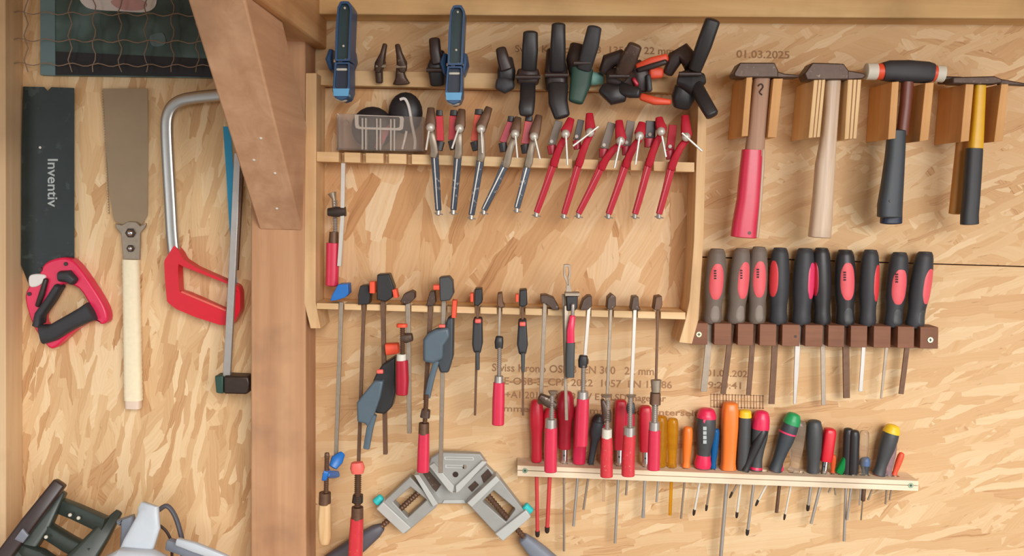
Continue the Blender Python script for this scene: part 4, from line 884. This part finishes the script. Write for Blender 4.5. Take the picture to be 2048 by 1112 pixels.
# ------------------------------------------------------------------ file rack
r = thing('file_rack', 'dark brown slotted wooden strip holding the row of files', 'rack', (1640, 690, .0))
def fy(x): return 646+(x-1390)*.0175
bm = NB()
prism(bm, [(1388, 649), (1412, 645), (1850, 655), (1877, 662), (1876, 697), (1388, 685)], .014, .0135)
teeth = [(1380, 1416), (1429, 1463), (1476, 1507), (1520, 1553), (1565, 1600), (1611, 1646), (1657, 1689), (1702, 1735), (1748, 1782), (1796, 1829), (1841, 1877)]
for i, (a, c) in enumerate(teeth):
    prism(bm, [(a, fy(a)), (c, fy(c)), (c-1, fy(c)+43), (a-1 if i else a+0, fy(a)+43)], .05, .0365)
obj('strip', bm, M['brown'], r, .0008)
for x, y in ((1398, 669), (1861, 680)):
    bm = NB(); disc(bm, x, y, .0515, 12, .002); s = obj('screw', bm, M['screw'], r, .0004)
    bm = NB(); prism(bm, rect(x-3, y-.8, x+3, y+.8), .0519, .0004); prism(bm, rect(x-.8, y-3, x+.8, y+3), .0519, .0004); obj('cross_slot', bm, M['darksteel'], s)
bm = NB(); disc(bm, 1591, 673, .0503, 6, .001); obj('knot', bm, M['darksteel'], r)
GF = 'files with black and red handles in the brown rack'
def filetool(label, top, bot, hw, hm, inlay, im, bl, blw, bm_, disc_=True, taper=1., dd=.027):
    r = thing('file', label, 'file', (bl[2], bl[3], dd), GF)
    prof = [(0, .74), (.05, .84), (.2, .96), (.4, 1.0), (.58, .98), (.74, .84), (.84, .84), (.93, .92), (1, .80)]
    path = [(lerp(top[0], bot[0], t), lerp(top[1]+4, bot[1], t), dd, hw*f, hw*f*.86) for t, f in prof]
    bm = NB(); limb(bm, path, 2, 28, 3, 2); h = obj('handle', bm, M[hm], r)
    bm = NB(); limb(bm, [(top[0]+.5, top[1], dd, hw*.62, hw*.55), (top[0], top[1]+8, dd, hw*.78, hw*.7)], 2, 20, 1, 0); obj('end_cap', bm, M[hm], r)
    phi, half, t0, t1 = inlay
    bm = NB(); patch(bm, path, t0, t1, phi, half, 1.035); obj('inlay', bm, M[im], h)
    if disc_:
        bm = NB(); patch(bm, path, .74, .98, phi*.6+.1, .62, 1.03); obj('thumb_stop', bm, M['taupe_light' if hm == 'taupe' else 'charcoal'], h)
    if 'print' in label or abs(phi) < .5:
        bm = NB(); u = path[3]; cx = lerp(top[0], bot[0], .34)+phi*9; cy = lerp(top[1], bot[1], .34)
        for k in range(4): prism(bm, rect(cx-2.2, cy-8+k*5, cx+2.2, cy-5+k*5), dd+hw*.445*S(dd), .002)
        obj('print', bm, M['inkdark'], h)
    bm = NB(); limb(bm, [(bl[0], bl[1]-8, dd, blw, blw*.35), (lerp(bl[0], bl[2], .6), lerp(bl[1], bl[3], .6), dd, blw*lerp(1, taper, .3), blw*.35), (bl[2], bl[3], dd, blw*taper, blw*.3)], 0); obj('blade', bm, M[bm_], r, .0004)
filetool('taupe handled file with pink inlay, first from the left in the brown rack', (1434, 498), (1424, 646), 42, 'taupe', (0, .85, .15, .68), 'coral', (1421, 655, 1407, 783), 13, 'dull')
filetool('taupe handled file with thin rusty blade, second from the left', (1484, 497), (1471, 646), 40, 'taupe', (.35, .8, .13, .67), 'coral', (1464, 655, 1446, 788), 11, 'rust')
filetool('taupe handled file with printed pink inlay, third from the left', (1518, 494), (1513, 646), 38, 'taupe', (-.02, .85, .14, .66), 'coral', (1508, 655, 1497, 790), 10, 'rust')
filetool('black handled file with red inlay turned to the left, fourth from the left', (1560, 496), (1556, 648), 40, 'rubber', (-.95, .7, .12, .64), 'coralred', (1552, 655, 1543, 808), 12, 'rust', False)
filetool('black handled file with bright pink inlay turned right, fifth from the left', (1610, 497), (1602, 649), 42, 'rubber', (.72, .6, .14, .66), 'inlaypink', (1597, 655, 1589, 808), 11, 'steel', False, .5)
filetool('black handled file with dark red strip at its left edge, sixth from the left', (1643, 496), (1644, 649), 38, 'black', (-1.05, .5, .14, .62), 'cherry', (1645, 655, 1647, 810), 9, 'dull', False)
filetool('black handled file with wide flat blade and centred red inlay', (1690, 500), (1690, 651), 42, 'black', (0, .85, .12, .66), 'coral', (1691, 656, 1693, 796), 13, 'rust')
filetool('black handled file with short bright round blade, third from the right', (1741, 500), (1734, 651), 38, 'rubber', (.75, .6, .15, .68), 'coralred', (1730, 656, 1721, 783), 8, 'steel', False)
filetool('file with thin pointed blade and black handle with coral inlay, second from the right', (1799, 505), (1785, 653), 41, 'rubber', (0, .9, .18, .7), 'coral', (1778, 658, 1762, 797), 7, 'dull', True, .5)
filetool('rightmost file in the brown rack, black handle leaning right', (1850, 504), (1828, 655), 41, 'rubber', (.6, .75, .17, .68), 'coral', (1819, 660, 1802, 788), 10, 'rust', True)
# ------------------------------------------------------------------ screwdriver rack
def ry(x): return 931+(x-1036)*.0385
r = thing('screwdriver_rack', 'long pale pine strip screwed to the wall holding the screwdrivers', 'rack', (1436, 975, .0))
SH = [1072, 1101, 1129, 1157, 1181, 1209, 1237, 1258, 1290, 1318, 1342, 1368, 1399, 1424, 1455, 1480, 1509, 1530, 1557, 1580, 1602, 1622, 1645, 1662, 1680, 1695, 1708, 1725, 1733, 1762, 1782, 1792]
bm = NB()
DF = .05
prism(bm, [(1035, ry(1035)), (1837, ry(1837)), (1837, ry(1837)+8.8), (1035, ry(1035)+8.8)], DF, .0185)
prism(bm, [(1035, ry(1035)+10.4), (1837, ry(1837)+10.4), (1836, ry(1837)+20), (1035, ry(1035)+21)], DF, .0185)
prism(bm, [(1035.5, ry(1035)+.6), (1836.5, ry(1837)+.6), (1836.5, ry(1837)+19), (1035.5, ry(1035)+20)], DF-.006, .012)
A0 = P(1035, ry(1035), DF); B0 = P(1837, ry(1837), DF); A1 = P(1035, ry(1035)+21, DF); B1 = P(1837, ry(1837)+20, DF)
f = [bm.verts.new(Vector((v.x, -.0195, v.z))) for v in (A0, B0, B1, A1)]; g = [bm.verts.new(Vector((v.x, -.0004, v.z))) for v in (A0, B0, B1, A1)]
ring_faces(bm, [f, g])
xs = sorted(P(x, 945, .0255).x for x in SH); eds = [A0.x]
for x in xs: eds += [x-.0052, x+.0052]
eds.append(B0.x)
for i in range(0, len(eds), 2):
    a, c = eds[i], eds[i+1]
    if c-a < .0006: continue
    zt = lambda x: lerp(A0.z, B0.z, (x-A0.x)/(B0.x-A0.x)); zl = lambda x: lerp(A1.z, B1.z, (x-A1.x)/(B1.x-A1.x))
    f = [bm.verts.new(Vector((x, -.0325, z))) for x, z in ((a, zt(a)), (c, zt(c)), (c, zl(c)), (a, zl(a)))]
    g = [bm.verts.new(v.co+Vector((0, .014, 0))) for v in f]; ring_faces(bm, [f, g])
obj('strip', bm, M['pine_pale'], r, 0)
for x in (1050, 1822):
    bm = NB(); disc(bm, x, ry(x)+10, .0508, 11, .002); s = obj('screw', bm, plain('greenish zinc screw', (150, 176, 150), .4, .6), r, .0004)
    bm = NB(); prism(bm, rect(x-2.5, ry(x)+9.3, x+2.5, ry(x)+10.7), .0513, .0006); prism(bm, rect(x-.7, ry(x)+7.5, x+.7, ry(x)+12.5), .0513, .0006); obj('cross_slot', bm, M['darksteel'], s)
GS = 'screwdrivers standing in the pine strip'
DS = .0255
def base_y(x):
    p = P(x, ry(x), DF); q = Vector((p.x, -DS, p.z)); v = q-EYE
    return 556-F*v.dot(UP)/v.dot(fwd)
PR = {'straight': [(0, .9), (.1, 1), (.85, 1), (1, .92)],
      'bulb': [(0, .72), (.08, .92), (.25, 1), (.45, .95), (.65, .74), (.82, .66), (.95, .74), (1, .8)],
      'insul': [(0, .7), (.08, .92), (.25, 1), (.4, .96), (.5, .8), (.75, .72), (.95, .76), (1, .7)],
      'thick': [(0, .8), (.1, .96), (.35, 1), (.6, .94), (.8, .78), (.94, .78), (1, .8)],
      'taper': [(0, .86), (.08, .98), (.3, 1), (.6, .9), (.85, .72), (.93, .8), (1, .86)],
      'shank': [(0, .7), (.08, .95), (.35, 1), (.52, .6), (.8, .5), (1, .5)]}
def driver(label, top, bot, hw, hm, prof='straight', shaft=None, sm='steel', cap=None, ferr=None, base=None, tip=None, ring=None, n=2.2, pts=None, dd=DS, cap0=4, name='screwdriver', cat='screwdriver', print_=None, blade=0):
    bx = bot if not isinstance(bot, tuple) else bot[0]; by = base_y(bx)-1 if not isinstance(bot, tuple) else bot[1]
    r = thing(name, label, cat, (shaft[0] if shaft else bx, shaft[1] if shaft else by, dd), GS)
    hb = by-(ferr[0] if ferr else 0); t_end = 1.
    ex = lerp(top[0], bx, (hb-top[1])/(by-top[1]))
    pr = pts or PR[prof]
    path = [(lerp(top[0], ex, t), lerp(top[1]+cap0*.6, hb-.5, t), dd, hw*q, min(hw*q, 40)) for t, q in pr]
    bm = NB(); limb(bm, path, n, 22, cap0, .6); h = obj('handle', bm, M[hm], r)
    if cap:
        e = cap[1]; ts = [q[0] for q in pr]
        def wat(t):
            for i in range(len(ts)-1):
                if t <= ts[i+1]: return lerp(path[i][3], path[i+1][3], (t-ts[i])/(ts[i+1]-ts[i]))
            return path[-1][3]
        y0_, y1_ = top[1]+cap0*.6, hb-.5
        bm = NB(); limb(bm, [(lerp(top[0], ex, e*u), lerp(y0_, y1_, e*u), dd, wat(e*u)+1.6, min(wat(e*u), 40)+1.6) for u in (0, .12, .25, .4, .55, .7, .85, 1)], n, 22, cap0+1, 0); obj('end_cap', bm, M[cap[0]], r)
    if base:
        bm = NB(); pb = path[-1]; y0 = hb-base[1]; x0 = lerp(top[0], ex, (y0-top[1])/(hb-top[1]))
        bm = limb(bm, [(x0, y0, dd, hw*base[2], hw*base[2]), (lerp(x0, ex, .8), lerp(y0, hb, .75), dd, hw*base[3], hw*base[3]), (ex, hb-.2, dd, hw*base[3]*.9, hw*base[3]*.9)], n, 22, 1, 1); obj('collar', bm, M[base[0]], r)
    if ring:
        y0 = lerp(top[1], hb, ring[1]); x0 = lerp(top[0], ex, ring[1]); dx_, dy_ = (ex-top[0])*.014, (hb-top[1])*.014
        bm = NB(); limb(bm, [(x0-dx_, y0-dy_, dd, hw*ring[2], hw*ring[2]), (x0+dx_, y0+dy_, dd, hw*ring[2], hw*ring[2])], 2, 22, .5, .5); obj('ring', bm, M[ring[0]], r)
    if ferr:
        bm = NB(); limb(bm, [(ex, hb-1, dd, ferr[1], ferr[1]), (bx, by, dd, ferr[1]*1.02, ferr[1]*1.02)], 2.4, 18, 0, .5); fo = obj('ferrule', bm, M['chrome'], r)
        bm = NB(); disc(bm, lerp(ex, bx, .5), lerp(hb, by, .5), dd+ferr[1]*.53*S(dd), 4, .002, 10); obj('ferrule_hole', bm, M['darksteel'], fo)
    if shaft:
        sx, sy, sw = shaft
        bm = NB(); end = sy-(10 if tip else 0); ux = lerp(bx, sx, (end-by)/(sy-by))
        if blade:
            limb(bm, [(bx, by-2, dd, sw, sw), (lerp(bx, sx, .82), lerp(by, sy, .82), dd, sw, sw), (lerp(bx, sx, .93), lerp(by, sy, .93), dd, sw*blade, sw*.5), (sx, sy, dd, sw*blade*.9, sw*.25)], 2.4, 12)
        else: limb(bm, [(bx, by-2, dd, sw, sw), (ux, end, dd, sw, sw)], 2, 12, 0, .5)
        so = obj('shaft', bm, M[sm], r)
        if tip: bm = NB(); limb(bm, [(ux, end-2, dd, sw*1.25, sw*1.25), (lerp(ux, sx, .6), lerp(end, sy, .6), dd, sw*1.2, sw*1.1), (sx, sy, dd, sw*.7, sw*.6)], 2, 12); obj('tip', bm, M[tip], so)
    if print_:
        bm = NB(); x0, y0 = lerp(top[0], ex, .42), lerp(top[1], hb, .42)
        for k in range(4): prism(bm, rect(x0-4, y0-14+k*9, x0+3, y0-7+k*9), dd+hw*.5*S(dd), .002)
        obj('print', bm, M['printgrey'], h); bm = NB(); disc(bm, x0+1, y0-25, dd+hw*.46*S(dd), 10, .002); obj('badge', bm, M['inlaypink'], h)
    return r
driver('red insulated screwdriver with red sleeved shaft, first from the left', (1073, 800), 1073, 29, 'insul', 'insul', (1075, 1074, 8), 'redshaft', tip='darksteel')
driver('red insulated screwdriver behind the bar clamp, red shaft, second from the left', (1100, 816), 1101, 28, 'insul', 'insul', (1094, 1066, 8.5), 'redshaft', tip='darksteel')
driver('red screwdriver with short silver ferrule and long thin blade, third from the left', (1132, 783), 1128, 35, 'cherry', 'insul', (1128, 1102, 5), 'dull', ferr=(28, 13))
driver('pink red screwdriver with black collar behind the long threaded clamp', (1162, 812), 1158, 27, 'pink', 'straight', (1147, 1052, 6), 'steel', base=('black', 9, .8, .82))
driver('small black and steel blue screwdriver leaning left', (1198, 830), 1181, 26, 'slate_dark', 'shank', (1167, 1019, 5), 'dull', cap=('black', .12))
driver('thin screwdriver hidden behind the forked jaw clamp', (1210, 850), 1209, 18, 'cherry', 'straight', (1207, 1002, 6), 'clearp')
driver('red square handled screwdriver with chrome ferrule and long shaft', (1242, 800), 1238, 24, 'insul', 'straight', (1230, 1086, 6), 'steel', ferr=(31, 14), n=4)
driver('red screwdriver peeking from behind the short jawed clamp', (1257, 818), 1257, 24, 'pink', 'straight', (1252, 990, 5), 'dull')
driver('red screwdriver with chrome ferrule beside the amber handle', (1291, 812), 1291, 25, 'insul', 'straight', (1286, 1036, 6.5), 'steel', ferr=(29, 13), n=3.5, blade=1.2)
driver('amber handled screwdriver mostly behind the rightmost red clamp handle', (1322, 832), 1319, 26, 'amber', 'straight', (1313, 1004, 5), 'steel')
driver('clear amber screwdriver with amber shaft, standing free', (1346, 837), 1344, 22, 'amber', 'taper', (1340, 1030, 7), 'amber')
driver('small orange screwdriver between the amber and the grey handles', (1376, 854), 1372, 20, 'orange', 'taper', (1362, 1037, 4.5), 'dull')
driver('grey screwdriver with pink cap and pink collar', (1414, 818), 1405, 40, 'charcoal', 'bulb', (1387, 1031, 5), 'ivory', cap=('pink', .13), base=('pink', 36, .58, .86), tip='darksteel', print_=1)
driver('small translucent blue screwdriver beside the big orange one', (1432, 858), 1426, 15, 'clearblue', 'taper', (1412, 1022, 4.5), 'dull', tip='darksteel')
driver('big orange screwdriver, tallest in the strip', (1461, 805), 1456, 33, 'orange', [], (1441, 1118, 8), 'steel', pts=[(0, .84), (.1, .97), (.35, 1), (.7, .9), (.9, .86), (1, .96)], n=3)
driver('black screwdriver with yellow cap, right of the big orange one', (1490, 821), 1485, 26, 'charcoal', 'straight', (1473, 1036, 5), 'ivory', cap=('yellow', .09), tip='darksteel')
driver('pink topped dark grey screwdriver with a hanging hole', (1524, 823), 1511, 34, 'charcoal', 'bulb', (1494, 1071, 6), 'steel', cap=('pink', .28), base=('pink', 12, .66, .8), tip='black')
driver('black screwdriver leaning left in front of the pink topped one', (1527, 858), (1490, 942), 19, 'black', 'taper', (1459, 996, 4), 'dull', tip='darksteel', dd=.034)
driver('dark grey screwdriver with green cap and pink ring leaning right', (1588, 828), 1549, 34, 'slate_dark', 'bulb', (1511, 1012, 4.5), 'ivory', cap=('green', .16), ring=('inlaypink', .33, 1.04), base=('inlaypink', 9, .5, .54), tip='darksteel')
driver('tiny pink stubby bit driver at the foot of the green capped one', (1560, 924), 1562, 11, 'pink', 'straight', (1553, 1025, 7), 'rust', cap0=2)
driver('clear plastic screwdriver with thin shaft, left of the thick black handle', (1600, 842), 1588, 27, 'clearp', 'taper', (1568, 1040, 4), 'ivory', tip='darksteel')
driver('thick plain black screwdriver with rounded top', (1629, 841), 1626, 32, 'charcoal', 'thick', (1615, 1022, 6), 'steel', tip='darksteel')
driver('red ribbed screwdriver with silver ferrule, right of the thick black one', (1660, 857), 1648, 24, 'redplastic', 'straight', (1622, 1047, 6), 'steel', ferr=(23, 12), n=3.5)
driver('small orange yellow screwdriver behind the red ribbed one', (1667, 910), 1665, 11, 'clearorange', 'taper', (1671, 990, 3.5), 'dull')
driver('translucent green screwdriver leaning right', (1698, 904), 1677, 16, 'cleargreen', 'straight', (1657, 985, 3.5), 'dull', n=3, cap0=2)
driver('slim black screwdriver standing behind its shiny twin', (1697, 857), 1693, 20, 'black', 'straight', (1688, 1082, 6), 'steel')
driver('shiny black screwdriver with thin silver print', (1709, 861), 1706, 20, 'black', 'straight', (1694, 1040, 5), 'steel', dd=.032)
driver('clear screwdriver right of the two black ones', (1729, 862), 1724, 19, 'clearp', 'taper', (1719, 1010, 3.5), 'steel')
driver('small dark blue capped screwdriver, shortest in the strip', (1731, 915), 1730, 17, 'slate_dark', 'thick', (1722, 1040, 3), 'dull', cap=('steelblue', .45), cap0=3)
L_('shaft_collar', [(1728, 968, DS, 9, 9), (1726, 1000, DS, 9, 9)], 'rust', C.objects['screwdriver.028'] if 'screwdriver.028' in C.objects else None, 2)
driver('black screwdriver with yellow cap leaning right, near the right end', (1786, 851), 1757, 33, 'charcoal', 'bulb', (1736, 1000, 4), 'dull', cap=('yellow', .13), base=('redworn', 8, .72, .72))
driver('clear lilac screwdriver behind the yellow capped one', (1786, 886), 1776, 17, 'clearlilac', 'taper', (1771, 1008, 4), 'dull')
driver('small orange red screwdriver leaning right, last in the strip', (1803, 906), 1788, 13, 'orangered', 'taper', (1779, 1000, 3.5), 'dull')
